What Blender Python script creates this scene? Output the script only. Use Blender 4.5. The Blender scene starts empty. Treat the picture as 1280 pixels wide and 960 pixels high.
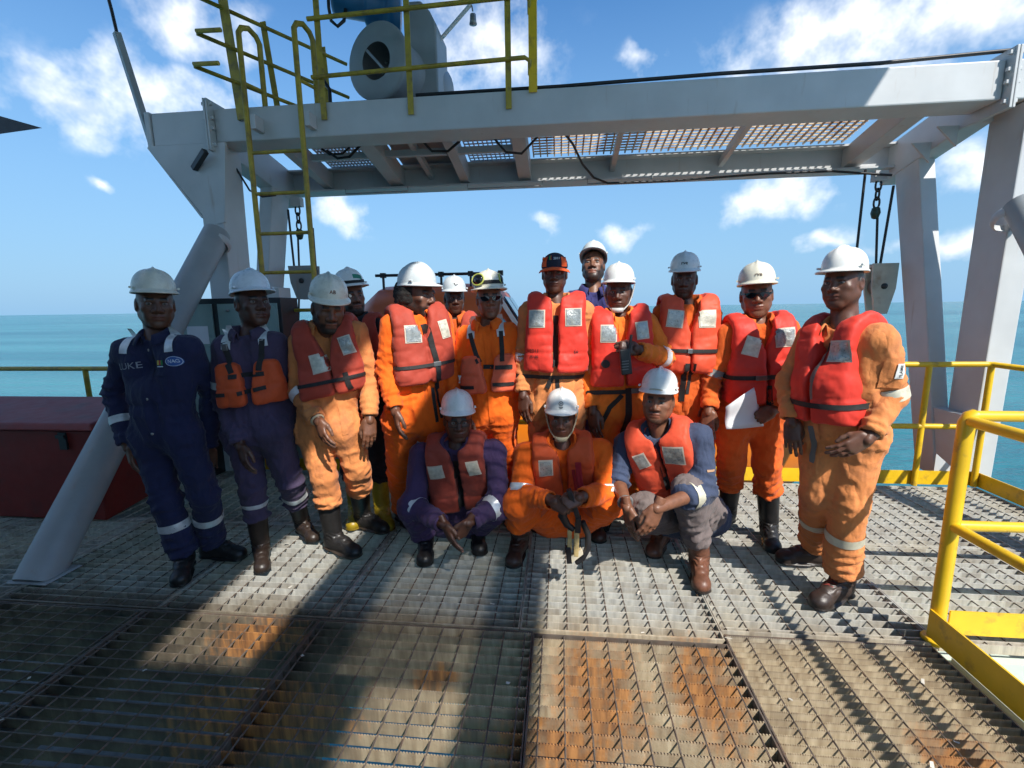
import bpy, bmesh, math, random
import numpy as np
from math import sin, cos, radians, pi, sqrt, atan2
from mathutils import Vector, Matrix
from mathutils.bvhtree import BVHTree
random.seed(7); RNG = np.random.default_rng(7)
SC = bpy.context.scene; COL = SC.collection

# ------------------------------------------------------------------ camera
CAM_H = 1.6; FPX = 580.0; YAW, PITCH, ROLL = .104065, .16282, -.014514
_F = np.array([-sin(YAW)*cos(PITCH), cos(YAW)*cos(PITCH), -sin(PITCH)])
_r = np.array([cos(YAW), sin(YAW), 0.]); _u = np.cross(_r, _F)
_R = _r*cos(ROLL)+_u*sin(ROLL); _U = -_r*sin(ROLL)+_u*cos(ROLL)
CAMP = np.array([0, 0, CAM_H])
def ray(px, py): return _R*(px-640)/FPX-_U*(py-480)/FPX+_F
def PY(px, py, y): d = ray(px, py); return CAMP+d*(y/d[1])
def PX(px, py, x): d = ray(px, py); return CAMP+d*(x/d[0])
def PZ(px, py, z=0.): d = ray(px, py); return CAMP+d*((z-CAM_H)/d[2])
cd = bpy.data.cameras.new('camera'); cam = bpy.data.objects.new('camera', cd); COL.objects.link(cam)
cd.sensor_width = 36; cd.lens = 36*FPX/1280; cd.clip_start = .05; cd.clip_end = 60000
cam.matrix_world = Matrix(((_R[0], _U[0], -_F[0], 0), (_R[1], _U[1], -_F[1], 0), (_R[2], _U[2], -_F[2], CAM_H), (0, 0, 0, 1)))
SC.camera = cam

# ------------------------------------------------------------------ light
SUN = np.array([.56, -.76, 1.0]); SUNN = SUN/np.linalg.norm(SUN)
sl = bpy.data.lights.new('sun', 'SUN'); so = bpy.data.objects.new('sun', sl); COL.objects.link(so)
sl.energy = 3.9; sl.angle = radians(.53); sl.color = (1, .955, .88)
so.rotation_euler = Vector(SUNN).to_track_quat('Z', 'Y').to_euler()
so.location = (4, -6, 9)
SC.view_settings.view_transform = 'Standard'; SC.view_settings.look = 'None'
SC.view_settings.exposure = .8; SC.view_settings.gamma = 1
SC.cycles.use_denoising = True
SC.cycles.use_adaptive_sampling = True; SC.cycles.adaptive_threshold = .025; SC.cycles.max_bounces = 5; SC.cycles.transparent_max_bounces = 12

class NT:
    def __init__(s, tree): s.t = tree
    def n(s, typ, **kw):
        nd = s.t.nodes.new(typ)
        for k, v in kw.items():
            if k.startswith('i_'):
                key = k[2:]; key = int(key) if key.isdigit() else key.replace('_', ' ')
                nd.inputs[key].default_value = v
            else: setattr(nd, k, v)
        return nd
    def l(s, a, b): s.t.links.new(a, b)
    def math(s, op, a, b=None, c=None, clamp=False):
        nd = s.t.nodes.new('ShaderNodeMath'); nd.operation = op; nd.use_clamp = clamp
        for i, v in enumerate((a, b, c)):
            if v is None: continue
            if isinstance(v, (int, float)): nd.inputs[i].default_value = v
            else: s.l(v, nd.inputs[i])
        return nd.outputs[0]
    def mix(s, fac, a, b, typ='MIX'):
        nd = s.t.nodes.new('ShaderNodeMix'); nd.data_type = 'RGBA'; nd.blend_type = typ
        for k, v in ((0, fac), (6, a), (7, b)):
            if isinstance(v, (int, float)): nd.inputs[k].default_value = v
            elif isinstance(v, tuple): nd.inputs[k].default_value = v if len(v) == 4 else v+(1,)
            else: s.l(v, nd.inputs[k])
        return nd.outputs[2]
    def ramp(s, fac, stops):
        nd = s.t.nodes.new('ShaderNodeValToRGB'); e = nd.color_ramp.elements
        while len(e) < len(stops): e.new(.5)
        for q, (p, c) in zip(e, stops):
            q.position = p; q.color = (c, c, c, 1) if isinstance(c, (int, float)) else (c if len(c) == 4 else c+(1,))
        s.l(fac, nd.inputs[0]); return nd.outputs[0]
    def noise(s, vec, scale, detail=3, rough=.55, typ='3D', w=None):
        nd = s.t.nodes.new('ShaderNodeTexNoise'); nd.noise_dimensions = typ
        nd.inputs['Scale'].default_value = scale; nd.inputs['Detail'].default_value = detail; nd.inputs['Roughness'].default_value = rough
        if vec is not None: s.l(vec, nd.inputs['Vector'])
        if w is not None: nd.inputs['W'].default_value = w
        return nd.outputs[0]

# ------------------------------------------------------------------ world: sky + clouds
W = bpy.data.worlds.new('World'); SC.world = W; W.use_nodes = True
wt = W.node_tree; wt.nodes.clear(); N = NT(wt)
sky = N.n('ShaderNodeTexSky', sky_type='NISHITA', sun_disc=False, sun_elevation=math.asin(SUNN[2]), sun_rotation=atan2(SUNN[0], SUNN[1]))
sky.air_density = 1.0; sky.dust_density = .2; sky.ozone_density = 1.6; sky.altitude = 10
tc = N.n('ShaderNodeTexCoord'); D = tc.outputs['Generated']
def cloud_mask():
    # cloud bodies: direction of each cumulus seen from the deck, with a ragged noise outline
    blobs = [((80, 125), .11, .055), ((185, 125), .16, .080), ((235, 22), .10, .07), ((430, 262), .06, .036),
             ((610, 55), .15, .12), ((800, 85), .055, .03), ((1060, 45), .25, .085), ((1190, 25), .2, .075),
             ((965, 246), .115, .055), ((687, 280), .032, .032), ((785, 298), .055, .028), ((130, 228), .022, .018),
             ((1215, 215), .09, .045), ((1200, 310), .15, .03), ((1030, 300), .06, .02)]
    wn = N.n('ShaderNodeTexNoise'); wn.inputs['Scale'].default_value = 9; wn.inputs['Detail'].default_value = 2; N.l(D, wn.inputs['Vector'])
    wv = N.n('ShaderNodeVectorMath', operation='MULTIPLY_ADD'); N.l(wn.outputs['Color'], wv.inputs[0]); wv.inputs[1].default_value = (.12,)*3; wv.inputs[2].default_value = (-.06,)*3
    add = N.n('ShaderNodeVectorMath', operation='ADD'); N.l(D, add.inputs[0]); N.l(wv.outputs[0], add.inputs[1])
    nrm = N.n('ShaderNodeVectorMath', operation='NORMALIZE'); N.l(add.outputs[0], nrm.inputs[0])
    acc = None
    for (px, py), rx, rz in blobs:
        d = ray(px, py); d /= np.linalg.norm(d); right = np.cross(d, (0, 0, 1)); right /= np.linalg.norm(right); up = np.cross(right, d)
        mp = N.n('ShaderNodeMapping', vector_type='TEXTURE'); N.l(nrm.outputs[0], mp.inputs[0])
        mp.inputs['Location'].default_value = tuple(d); mp.inputs['Scale'].default_value = (rx*1.25, rz*1.25, .5)
        mp.inputs['Rotation'].default_value = Matrix((tuple(right), tuple(up), tuple(-d))).transposed().to_euler()
        gr = N.n('ShaderNodeTexGradient', gradient_type='QUADRATIC_SPHERE'); N.l(mp.outputs[0], gr.inputs[0])
        v = gr.outputs['Fac']
        acc = v if acc is None else N.math('MAXIMUM', acc, v)
    # the same kind of cumulus carries on round the rest of the sky
    dn = N.n('ShaderNodeVectorMath', operation='DOT_PRODUCT'); N.l(D, dn.inputs[0]); dn.inputs[1].default_value = tuple(_F)
    away = N.ramp(dn.outputs['Value'], [(.25, 1.), (.5, 0.)])
    gen = N.ramp(N.noise(D, 3.2, 1, .5), [(.52, 0.), (.72, 1.)])
    acc = N.math('MAXIMUM', acc, N.math('MULTIPLY', gen, away))
    fine = N.noise(D, 16, 4, .62)
    m = N.math('ADD', acc, N.math('MULTIPLY', N.math('SUBTRACT', fine, .52), 1.35))
    m = N.math('MULTIPLY', N.ramp(m, [(.06, 0.), (.85, 1.)]), N.ramp(acc, [(.0, 0.), (.22, 1.)]))
    return m, fine
cm, fine = cloud_mask()
cloudcol = N.mix(N.ramp(fine, [(.35, 0.), (.65, 1.)]), (7.2, 7.6, 8.1), (10.2, 10.2, 10.0))
hs = N.n('ShaderNodeHueSaturation'); hs.inputs['Saturation'].default_value = 1.2; hs.inputs['Value'].default_value = 1.08; N.l(N.mix(1., sky.outputs[0], (.90, 1.04, 1.2), 'MULTIPLY'), hs.inputs['Color'])
sz = N.n('ShaderNodeSeparateXYZ'); N.l(D, sz.inputs[0])
# humid sea air: the low sky is a pale blue instead of the dry yellow band
low = N.ramp(sz.outputs[2], [(.0, 1.), (.18, .75), (.5, .15), (.8, 0.)])
skb = N.mix(low, hs.outputs[0], (2.15, 3.85, 5.7))
skc = N.mix(N.math('MULTIPLY', cm, .85), skb, cloudcol)
bg = N.n('ShaderNodeBackground'); bg.inputs['Strength'].default_value = .086; N.l(skc, bg.inputs[0])
wo = N.n('ShaderNodeOutputWorld'); N.l(bg.outputs[0], wo.inputs[0])

# ------------------------------------------------------------------ materials
MATS = {}
def material(name, col, rough=.5, metal=0., var=.12, vscale=9., bump=0., bscale=40., dirt=None, dirt_amt=.0, dirt_scale=4., spec=.5, extra=None):
    if name in MATS: return MATS[name]
    m = bpy.data.materials.new(name); m.use_nodes = True; t = m.node_tree; t.nodes.clear(); n = NT(t)
    b = n.n('ShaderNodeBsdfPrincipled'); o = n.n('ShaderNodeOutputMaterial'); n.l(b.outputs[0], o.inputs[0])
    g = n.n('ShaderNodeNewGeometry'); P = g.outputs['Position']
    c = tuple(col)+(1,)
    nz = n.noise(P, vscale, 4)
    lo = tuple(x*(1-var) for x in col); hi = tuple(min(1, x*(1+var)) for x in col)
    cc = n.mix(n.ramp(nz, [(.3, 0.), (.7, 1.)]), lo, hi)
    if dirt is not None:
        dn = n.ramp(n.noise(P, dirt_scale, 6, .65), [(.62-dirt_amt*.35, 0.), (.74-dirt_amt*.2, 1.)])
        cc = n.mix(n.math('MULTIPLY', dn, min(1, .35+dirt_amt)), cc, tuple(dirt))
    n.l(cc, b.inputs['Base Color'])
    b.inputs['Roughness'].default_value = rough; b.inputs['Metallic'].default_value = metal; b.inputs['Specular IOR Level'].default_value = spec
    if rough > .15 and metal < .9:
        n.l(n.math('MULTIPLY_ADD', n.noise(P, vscale*2.7, 3), .25, rough-.12), b.inputs['Roughness'])
    if bump > 0:
        bp = n.n('ShaderNodeBump'); bp.inputs['Strength'].default_value = min(1, bump); bp.inputs['Distance'].default_value = .01
        n.l(n.noise(P, bscale, 4, .6), bp.inputs['Height']); n.l(bp.outputs[0], b.inputs['Normal'])
    if extra: extra(n, b, P, cc)
    MATS[name] = m; return m

# ------------------------------------------------------------------ mesh helpers
def A(*v): return np.array(v, float)
def unit(v): v = np.asarray(v, float); return v/(np.linalg.norm(v)+1e-12)
class MB:
    def __init__(s): s.v = []; s.f = []; s.sm = []
    def add(s, vs, fs, smooth=False):
        o = len(s.v); s.v += [tuple(map(float, p)) for p in vs]; s.f += [tuple(i+o for i in f) for f in fs]; s.sm += [smooth]*len(fs); return s
    def hexa(s, c8):   # 8 corners: bottom 4 ccw, top 4 ccw
        return s.add(c8, [(3, 2, 1, 0), (4, 5, 6, 7), (0, 1, 5, 4), (1, 2, 6, 5), (2, 3, 7, 6), (3, 0, 4, 7)])
    def box(s, a, b):
        (x0, y0, z0), (x1, y1, z1) = np.minimum(a, b), np.maximum(a, b)
        return s.hexa([(x0, y0, z0), (x1, y0, z0), (x1, y1, z0), (x0, y1, z0), (x0, y0, z1), (x1, y0, z1), (x1, y1, z1), (x0, y1, z1)])
    def bar(s, a, b, w, h, up=(0, 0, 1)):   # rectangular bar from a to b, w sideways, h along up
        a = A(*a); b = A(*b); d = unit(b-a); sd = np.cross(d, up)
        if np.linalg.norm(sd) < 1e-6: sd = np.cross(d, (1, 0, 0))
        sd = unit(sd); u = np.cross(sd, d); W_, H_ = sd*w/2, u*h/2
        return s.hexa([a-W_-H_, a+W_-H_, b+W_-H_, b-W_-H_, a-W_+H_, a+W_+H_, b+W_+H_, b-W_+H_])
    def tube(s, pts, r, n=10, cap=True, closed=False):
        pts = [A(*p) for p in pts]; rs = r if hasattr(r, '__len__') else [r]*len(pts); rings = []; ref = None
        for i, p in enumerate(pts):
            if closed: d = unit(pts[(i+1) % len(pts)]-pts[i-1])
            else: d = unit(pts[min(i+1, len(pts)-1)]-pts[max(i-1, 0)])
            if ref is None: ref = np.cross(d, (0, 0, 1)); ref = np.cross(d, (1, 0, 0)) if np.linalg.norm(ref) < .1 else ref
            e1 = unit(ref-d*np.dot(ref, d)); ref = e1; e2 = np.cross(d, e1)
            rings.append([p+rs[i]*(e1*cos(2*pi*k/n)+e2*sin(2*pi*k/n)) for k in range(n)])
        vs = [q for R in rings for q in R]; fs = []; m = len(pts)
        for i in range(m if closed else m-1):
            for k in range(n):
                j = (i+1) % m; fs.append((i*n+k, i*n+(k+1) % n, j*n+(k+1) % n, j*n+k))
        s.add(vs, fs, True)
        if cap and not closed: s.add(rings[0], [tuple(range(n))[::-1]]); s.add(rings[-1], [tuple(range(n))])
        return s
    def lathe(s, prof, c, axis, n=24, cap=True):   # prof: (r, t) pairs along axis
        c = A(*c); ax = unit(axis); e1 = np.cross(ax, (0, 0, 1)); e1 = unit(e1) if np.linalg.norm(e1) > .1 else A(1, 0, 0); e2 = np.cross(ax, e1)
        vs = []
        for r, t in prof: vs += [c+ax*t+r*(e1*cos(2*pi*k/n)+e2*sin(2*pi*k/n)) for k in range(n)]
        fs = [(i*n+k, i*n+(k+1) % n, (i+1)*n+(k+1) % n, (i+1)*n+k) for i in range(len(prof)-1) for k in range(n)]
        return s.add(vs, fs, True)
    def prism(s, poly, off):  # polygon (3d pts) extruded by vector
        n = len(poly); off = A(*off); v = [A(*p) for p in poly]; v2 = [p+off for p in v]
        return s.add(v+v2, [tuple(range(n))[::-1], tuple(range(n, 2*n))]+[(i, (i+1) % n, n+(i+1) % n, n+i) for i in range(n)])
    def mesh(s, name, base=(0, 0, 0)):
        me = bpy.data.meshes.new(name); base = A(*base)
        me.from_pydata([tuple(A(*p)-base) for p in s.v], [], s.f); me.polygons.foreach_set('use_smooth', s.sm); me.validate(); return me
    def build(s, name, mat, parent=None, base=None, bevel=0., fix=True):
        if base is None: base = parent.location if parent is not None and parent.parent is None else (tuple(A(*parent.location)+A(*parent.parent.location)) if parent is not None else (0, 0, 0))
        me = s.mesh(name, base)
        if fix:
            bm = bmesh.new(); bm.from_mesh(me); bmesh.ops.recalc_face_normals(bm, faces=bm.faces)
            bm.to_mesh(me); bm.free()
        o = bpy.data.objects.new(name, me); COL.objects.link(o)
        if mat is not None: me.materials.append(mat)
        if parent is not None: o.parent = parent
        elif any(abs(q) > 0 for q in base): o.location = base
        if bevel > 0:
            md = o.modifiers.new('bevel', 'BEVEL'); md.width = bevel; md.segments = 2; md.limit_method = 'ANGLE'; md.angle_limit = radians(40); md.harden_normals = False
        return o
def tag(o, label=None, cat=None, group=None, kind=None):
    if label: o['label'] = label
    if cat: o['category'] = cat
    if group: o['group'] = group
    if kind: o['kind'] = kind
    return o
def thing(name, loc, label=None, cat=None, group=None, kind=None):
    o = bpy.data.objects.new(name, None); COL.objects.link(o); o.location = tuple(map(float, loc)); o.empty_display_size = .1
    return tag(o, label, cat, group, kind)
def child_copy(src, parent, loc=(0, 0, 0)):
    c = src.copy(); COL.objects.link(c); c.parent = parent; c.location = loc; return c
def sag(a, b, drop, n=10):
    a = A(*a); b = A(*b); return [a+(b-a)*t-A(0, 0, 1)*drop*4*t*(1-t) for t in np.linspace(0, 1, n)]
# ------------------------------------------------------------------ paints
def rust_streak(n, b, P, cc):
    # runs of rust: noise stretched along z, thresholded
    mp = n.n('ShaderNodeMapping'); mp.inputs['Scale'].default_value = (9, 9, 1.1); n.l(P, mp.inputs[0])
    a = n.ramp(n.noise(mp.outputs[0], 1.6, 5, .6), [(.63, 0.), (.78, 1.)])
    n.l(n.mix(n.math('MULTIPLY', a, .45), cc, (.30, .20, .13)), b.inputs['Base Color'])
M_GREY = material('grey_marine_paint', (.50, .515, .52), .42, var=.07, vscale=3, extra=rust_streak)
M_GREYD = material('grey_machine_paint', (.30, .32, .33), .45, var=.08, vscale=5, extra=rust_streak)
M_YEL = material('yellow_safety_paint', (.74, .46, .012), .38, var=.1, vscale=7, dirt=(.22, .13, .045), dirt_amt=.22, dirt_scale=11)
M_YELD = material('weathered_yellow_paint', (.40, .29, .03), .5, var=.18, vscale=9, dirt=(.16, .11, .04), dirt_amt=.35, dirt_scale=12)
M_BLACK = material('black_rubber', (.012, .012, .013), .45, var=.2)
M_STEEL = material('dull_steel', (.33, .33, .32), .42, metal=.7, var=.15, vscale=20)
M_BLUE = material('blue_motor_paint', (.015, .12, .26), .35, var=.1)
M_MAROON = material('maroon_box_paint', (.23, .022, .016), .6, var=.12, vscale=5, dirt=(.09, .03, .025), dirt_amt=.2)
M_GREEN = material('pale_green_panel', (.27, .37, .34), .3, var=.08, vscale=3)
M_DARK = material('dark_frame', (.02, .022, .025), .4)
M_WHITE = material('white_paint', (.72, .72, .70), .4, var=.06)
M_CREAM = material('cream_block_paint', (.55, .53, .44), .5, var=.1, dirt=(.25, .15, .07), dirt_amt=.2)
M_BOAT = material('lifeboat_orange', (.78, .21, .012), .32, var=.06, vscale=2, dirt=(.3, .1, .03), dirt_amt=.06)
M_BOATC = material('lifeboat_canopy_orange', (.70, .14, .035), .4, var=.1, vscale=2)
M_RUST = material('rusted_floor_mesh', (.58, .45, .30), .75, var=.35, vscale=10, dirt=(.22, .08, .03), dirt_amt=.4, dirt_scale=6)
M_DARKST = material('dark_support_steel', (.10, .085, .07), .6, var=.3, vscale=6, dirt=(.12, .05, .02), dirt_amt=.3)
M_LAND = material('pale_landing_paint', (.52, .60, .52), .5, var=.1, vscale=4, dirt=(.45, .30, .04), dirt_amt=.1)
def glass():
    m = bpy.data.materials.new('window_glass'); m.use_nodes = True; b = m.node_tree.nodes['Principled BSDF']
    b.inputs['Base Color'].default_value = (.03, .10, .16, 1); b.inputs['Roughness'].default_value = .06; b.inputs['Specular IOR Level'].default_value = .9; return m
M_GLASS = glass()

def grating_mat():
    m = bpy.data.materials.new('galvanised_grating'); m.use_nodes = True; t = m.node_tree; t.nodes.clear(); n = NT(t)
    b = n.n('ShaderNodeBsdfPrincipled'); o = n.n('ShaderNodeOutputMaterial'); n.l(b.outputs[0], o.inputs[0])
    g = n.n('ShaderNodeNewGeometry'); P = g.outputs['Position']; sp = n.n('ShaderNodeSeparateXYZ'); n.l(P, sp.inputs[0])
    X, Y = sp.outputs[0], sp.outputs[1]
    mpv = n.n('ShaderNodeMapping'); mpv.inputs['Scale'].default_value = (30, 19, 3.0); n.l(P, mpv.inputs[0]); streak = n.noise(mpv.outputs[0], 1.0, 4, .6)   # runs down the face of each bar
    cell = n.n('ShaderNodeTexWhiteNoise', noise_dimensions='2D'); cv = n.n('ShaderNodeCombineXYZ'); n.l(n.math('FLOOR', n.math('MULTIPLY', X, 1/.104)), cv.inputs[0]); n.l(n.math('FLOOR', n.math('MULTIPLY', Y, 1/.0555)), cv.inputs[1]); n.l(cv.outputs[0], cell.inputs[0])
    zinc = n.mix(n.ramp(streak, [(.22, 0.), (.78, 1.)]), (.30, .295, .27), (.62, .61, .55))
    zinc = n.mix(n.math('MULTIPLY', n.ramp(n.noise(P, 3.1, 5, .65), [(.47, 0.), (.66, 1.)]), .45), zinc, (.50, .44, .31))
    # the front row of panels is older: dull oxide with runs of brown
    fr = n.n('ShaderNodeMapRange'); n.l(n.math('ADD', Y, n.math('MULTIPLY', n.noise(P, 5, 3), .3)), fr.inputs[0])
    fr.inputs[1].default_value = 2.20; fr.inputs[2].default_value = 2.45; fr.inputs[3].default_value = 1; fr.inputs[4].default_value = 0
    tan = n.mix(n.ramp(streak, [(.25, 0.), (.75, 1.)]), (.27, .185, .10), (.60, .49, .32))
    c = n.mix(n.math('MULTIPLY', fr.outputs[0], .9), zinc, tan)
    c = n.mix(n.math('MULTIPLY', n.ramp(cell.outputs[0], [(.0, 1.), (.5, 0.), (1., 0.)]), .38), c, (.17, .12, .075))
    def patch(cx, cy, rx, ry):
        dx = n.math('MULTIPLY', n.math('SUBTRACT', X, cx), 1/rx); dy = n.math('MULTIPLY', n.math('SUBTRACT', Y, cy), 1/ry)
        return n.math('SUBTRACT', 1., n.math('ADD', n.math('MULTIPLY', dx, dx), n.math('MULTIPLY', dy, dy)), clamp=True)
    acc = None
    for q in ((.16, 1.75, .30, .50), (.62, 1.8, .22, .45), (.66, 1.98, .2, .16), (-1.5, 1.95, .35, .2), (-.55, 1.78, .16, .1), (1.42, 1.55, .2, .2), (-.02, 1.5, .4, .2), (-1.2, 1.5, .5, .3)):
        v = patch(*q); acc = v if acc is None else n.math('MAXIMUM', acc, v)
    rs = n.ramp(n.math('ADD', n.math('MULTIPLY', acc, .40), n.math('ADD', n.math('MULTIPLY', n.noise(P, 7, 5, .7), .55), n.math('MULTIPLY', streak, .42))), [(.62, 0.), (.86, 1.)])
    rust = n.mix(n.ramp(streak, [(.35, 0.), (.65, 1.)]), (.15, .060, .025), (.50, .215, .06))
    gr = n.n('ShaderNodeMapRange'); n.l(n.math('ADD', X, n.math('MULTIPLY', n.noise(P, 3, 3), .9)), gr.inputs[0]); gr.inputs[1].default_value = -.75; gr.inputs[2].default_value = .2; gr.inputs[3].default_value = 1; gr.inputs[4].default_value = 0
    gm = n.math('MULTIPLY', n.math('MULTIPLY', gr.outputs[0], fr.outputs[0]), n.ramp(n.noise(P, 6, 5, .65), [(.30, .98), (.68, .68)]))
    c = n.mix(gm, c, (.036, .030, .025))     # left-side shade darkened into the colour of the front panels
    c = n.mix(n.math('MULTIPLY', rs, .9), c, rust)
    n.l(c, b.inputs['Base Color']); b.inputs['Roughness'].default_value = .62; b.inputs['Metallic'].default_value = .12
    bp = n.n('ShaderNodeBump'); bp.inputs['Strength'].default_value = .5; bp.inputs['Distance'].default_value = .004
    n.l(n.noise(P, 90, 4, .7), bp.inputs['Height']); n.l(bp.outputs[0], b.inputs['Normal'])
    return m
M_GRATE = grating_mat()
M_ROD = material('rusty_rod_steel', (.13, .105, .085), .6, metal=.2, var=.3, vscale=14, dirt=(.16, .07, .03), dirt_amt=.3, dirt_scale=5)

# ------------------------------------------------------------------ sea
def sea_mat():
    m = bpy.data.materials.new('sea_water'); m.use_nodes = True; t = m.node_tree; t.nodes.clear(); n = NT(t)
    b = n.n('ShaderNodeBsdfPrincipled'); o = n.n('ShaderNodeOutputMaterial'); n.l(b.outputs[0], o.inputs[0])
    g = n.n('ShaderNodeNewGeometry'); P = g.outputs['Position']
    mq = n.n('ShaderNodeMapping'); mq.inputs['Scale'].default_value = (.12, 1, 1); n.l(P, mq.inputs[0])
    c = n.mix(n.ramp(n.noise(mq.outputs[0], .02, 5), [(.38, 0.), (.62, 1.)]), (.016, .120, .150), (.05, .205, .225))
    n.l(c, b.inputs['Base Color']); b.inputs['Roughness'].default_value = .22; b.inputs['IOR'].default_value = 1.33
    b.inputs['Specular IOR Level'].default_value = .35
    mp = n.n('ShaderNodeMapping'); mp.inputs['Scale'].default_value = (.35, 1, 1); mp.inputs['Rotation'].default_value = (0, 0, .25); n.l(P, mp.inputs[0])
    h = n.math('ADD', n.noise(mp.outputs[0], .16, 6, .62), n.math('MULTIPLY', n.noise(mp.outputs[0], .9, 4, .6), .25))
    bp = n.n('ShaderNodeBump'); bp.inputs['Strength'].default_value = .8; bp.inputs['Distance'].default_value = 2.6; n.l(h, bp.inputs['Height']); n.l(bp.outputs[0], b.inputs['Normal'])
    return m
m = MB(); R_ = 45000; nn = 64
m.add([(0, 0, -14)]+[(R_*cos(2*pi*k/nn), R_*sin(2*pi*k/nn), -14) for k in range(nn)], [(0, 1+k, 1+(k+1) % nn) for k in range(nn)])
tag(m.build('sea', sea_mat()), kind='structure')

# ------------------------------------------------------------------ deck of grating panels
DECK_Y1 = 4.22; DECK_X1 = 3.62; BAR = .0555; ROD = .104; BH = .044
deck = thing('deck', (0, 0, 0), kind='structure')
_barcache = {}
def bar_mesh(L, teeth, BH=.044):
    key = (round(L, 3), teeth, BH)
    if key in _barcache: return _barcache[key]
    m = MB(); th = .0055
    if teeth:
        n = int(L/(.0115 if BH > .04 else .0085)); prof = [(0, -BH), (L, -BH)]
        for i in range(n, 0, -1):
            x = L*i/n; prof += [(x, -.0005), (x-L/n*.45, -.0005), (x-L/n*.7, -.0065)] if i % 1 == 0 else []
        prof.append((0, -.0005))
    else: prof = [(0, -BH), (L, -BH), (L, -.0005), (0, -.0005)]
    k = len(prof); vs = [(x, 0, z) for x, z in prof]+[(x, th, z) for x, z in prof]
    fs = [(i, (i+1) % k, k+(i+1) % k, k+i) for i in range(k)]
    if teeth:   # fan of strips keeps the serrated faces valid
        top = list(range(2, k))
        base = [0, 1]
        fs.append(tuple(range(k))[::-1]); fs.append(tuple(range(k, 2*k)))
    else: fs += [tuple(range(k))[::-1], tuple(range(k, 2*k))]
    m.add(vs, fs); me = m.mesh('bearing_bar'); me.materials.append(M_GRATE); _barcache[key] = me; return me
_rodcache = {}
def rod_mesh(L):
    key = round(L, 3)
    if key not in _rodcache:
        m = MB(); n = max(2, int(L/.05)); pts = []
        for i in range(n+1):
            a = i*pi/4; y = L*i/n; r = .0042
            pts.append([(r*cos(a+q*pi/2), y, -.004+r*sin(a+q*pi/2)) for q in range(4)])
        vs = [p for q in pts for p in q]
        fs = [(i*4+k, i*4+(k+1) % 4, i*4+4+(k+1) % 4, i*4+4+k) for i in range(n) for k in range(4)]
        m.add(vs, fs); me = m.mesh('cross_rod'); me.materials.append(M_ROD); _rodcache[key] = me
    return _rodcache[key]
NB = [0, 0]
def panel(x0, x1, y0, y1, single, teeth=False, pitch=BAR, dz=0., BH=.044):
    g = .002; x0 += g; x1 -= g; y0 += g; y1 -= g
    m = MB()   # banding bars round the edge
    m.box((x0, y0, -BH-.003), (x0+.006, y1, .0005)); m.box((x1-.006, y0, -BH-.003), (x1, y1, .0005))
    m.box((x0+.006, y0, -BH-.002), (x1-.006, y0+.006, 0)); m.box((x0+.006, y1-.006, -BH-.002), (x1-.006, y1, 0))
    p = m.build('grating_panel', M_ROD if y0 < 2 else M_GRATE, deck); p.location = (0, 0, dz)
    ny = int((y1-y0-.012)/pitch); oy = (y1-y0-ny*pitch)/2; nx = int((x1-x0)/ROD); ox = (x1-x0-nx*ROD)/2
    L = x1-x0-.012
    if single:
        me = bar_mesh(L, teeth, BH); rm = rod_mesh(y1-y0-.012)
        for i in range(ny+1):
            o = bpy.data.objects.new('bearing_bar', me); COL.objects.link(o); o.parent = p; o.location = (x0+.006, y0+oy+i*pitch-.003, random.uniform(-.0012, .0008)); NB[0] += 1
        for i in range(nx+1):
            o = bpy.data.objects.new('cross_rod', rm); COL.objects.link(o); o.parent = p; o.location = (x0+ox+i*ROD, y0+.006, 0); NB[1] += 1
    else:
        m = MB()
        for i in range(ny+1): y = y0+oy+i*pitch; m.box((x0+.006, y-.003, -BH), (x1-.006, y+.0025, -.0006))
        for i in range(nx+1): x = x0+ox+i*ROD; m.box((x-.003, y0+.006, -.009), (x+.003, y1-.006, .0006))
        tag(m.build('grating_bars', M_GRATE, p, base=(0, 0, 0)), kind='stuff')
# front row (y 0.4..2.09), middle row (2.09..3.1), back row (3.1..4.2)
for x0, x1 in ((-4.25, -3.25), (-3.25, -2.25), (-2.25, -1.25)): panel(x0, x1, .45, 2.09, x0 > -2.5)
panel(-1.25, -.13, .95, 2.09, True, True, BH=.050); panel(-.13, .80, .95, 2.075, True, True, dz=.003, BH=.053); panel(.80, 1.74, 1.05, 2.14, True, True, pitch=.0355, dz=.006, BH=.038)
panel(-1.25, -.13, .45, .945, False); panel(-.13, .80, .45, .945, False); panel(.80, 1.74, .45, 1.045, False)
xs = [-5.2, -4.2, -3.2, -2.2, -1.2, -.2, .8, 1.8, 2.75, 3.6]
for x0, x1 in zip(xs[:-1], xs[1:]):
    panel(x0, x1, 2.17 if x0 >= .75 else 2.1, 3.12, -3.3 < x0 < 2.0); panel(x0, x1, 3.12, DECK_Y1, False)
for x0, x1 in zip(xs[:6], xs[1:7]): panel(x0, x1, -1.4, .43, False)
panel(.8, 1.74, -1.4, .43, False); panel(-6.2, -5.2, .4, 2.1, False); panel(-6.2, -5.2, 2.1, DECK_Y1, False); panel(-5.2, -4.25, .45, 2.09, False)
m = MB()
for y in (2.095, 3.12, 4.2, .44):
    m.box((-6.2, y-.07, -.30), (3.6 if y > 3 else 1.76, y+.07, -.06))
tag(m.build('deck_beams', M_DARKST, deck), kind='stuff')
m = MB()
for x in (-5.2, -4.22, -3.22, -2.22, -1.23, -.16, .8, 1.76, 2.75, 3.57):
    m.box((x-.035, -1.4 if x < 2 else 2.2, -.20), (x+.035, 2.02, -.055)) if x < 2 else None; m.box((x-.035, 2.17, -.20), (x+.035, 4.12, -.055))
tag(m.build('deck_girders', M_DARKST, deck), kind='stuff')
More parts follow.
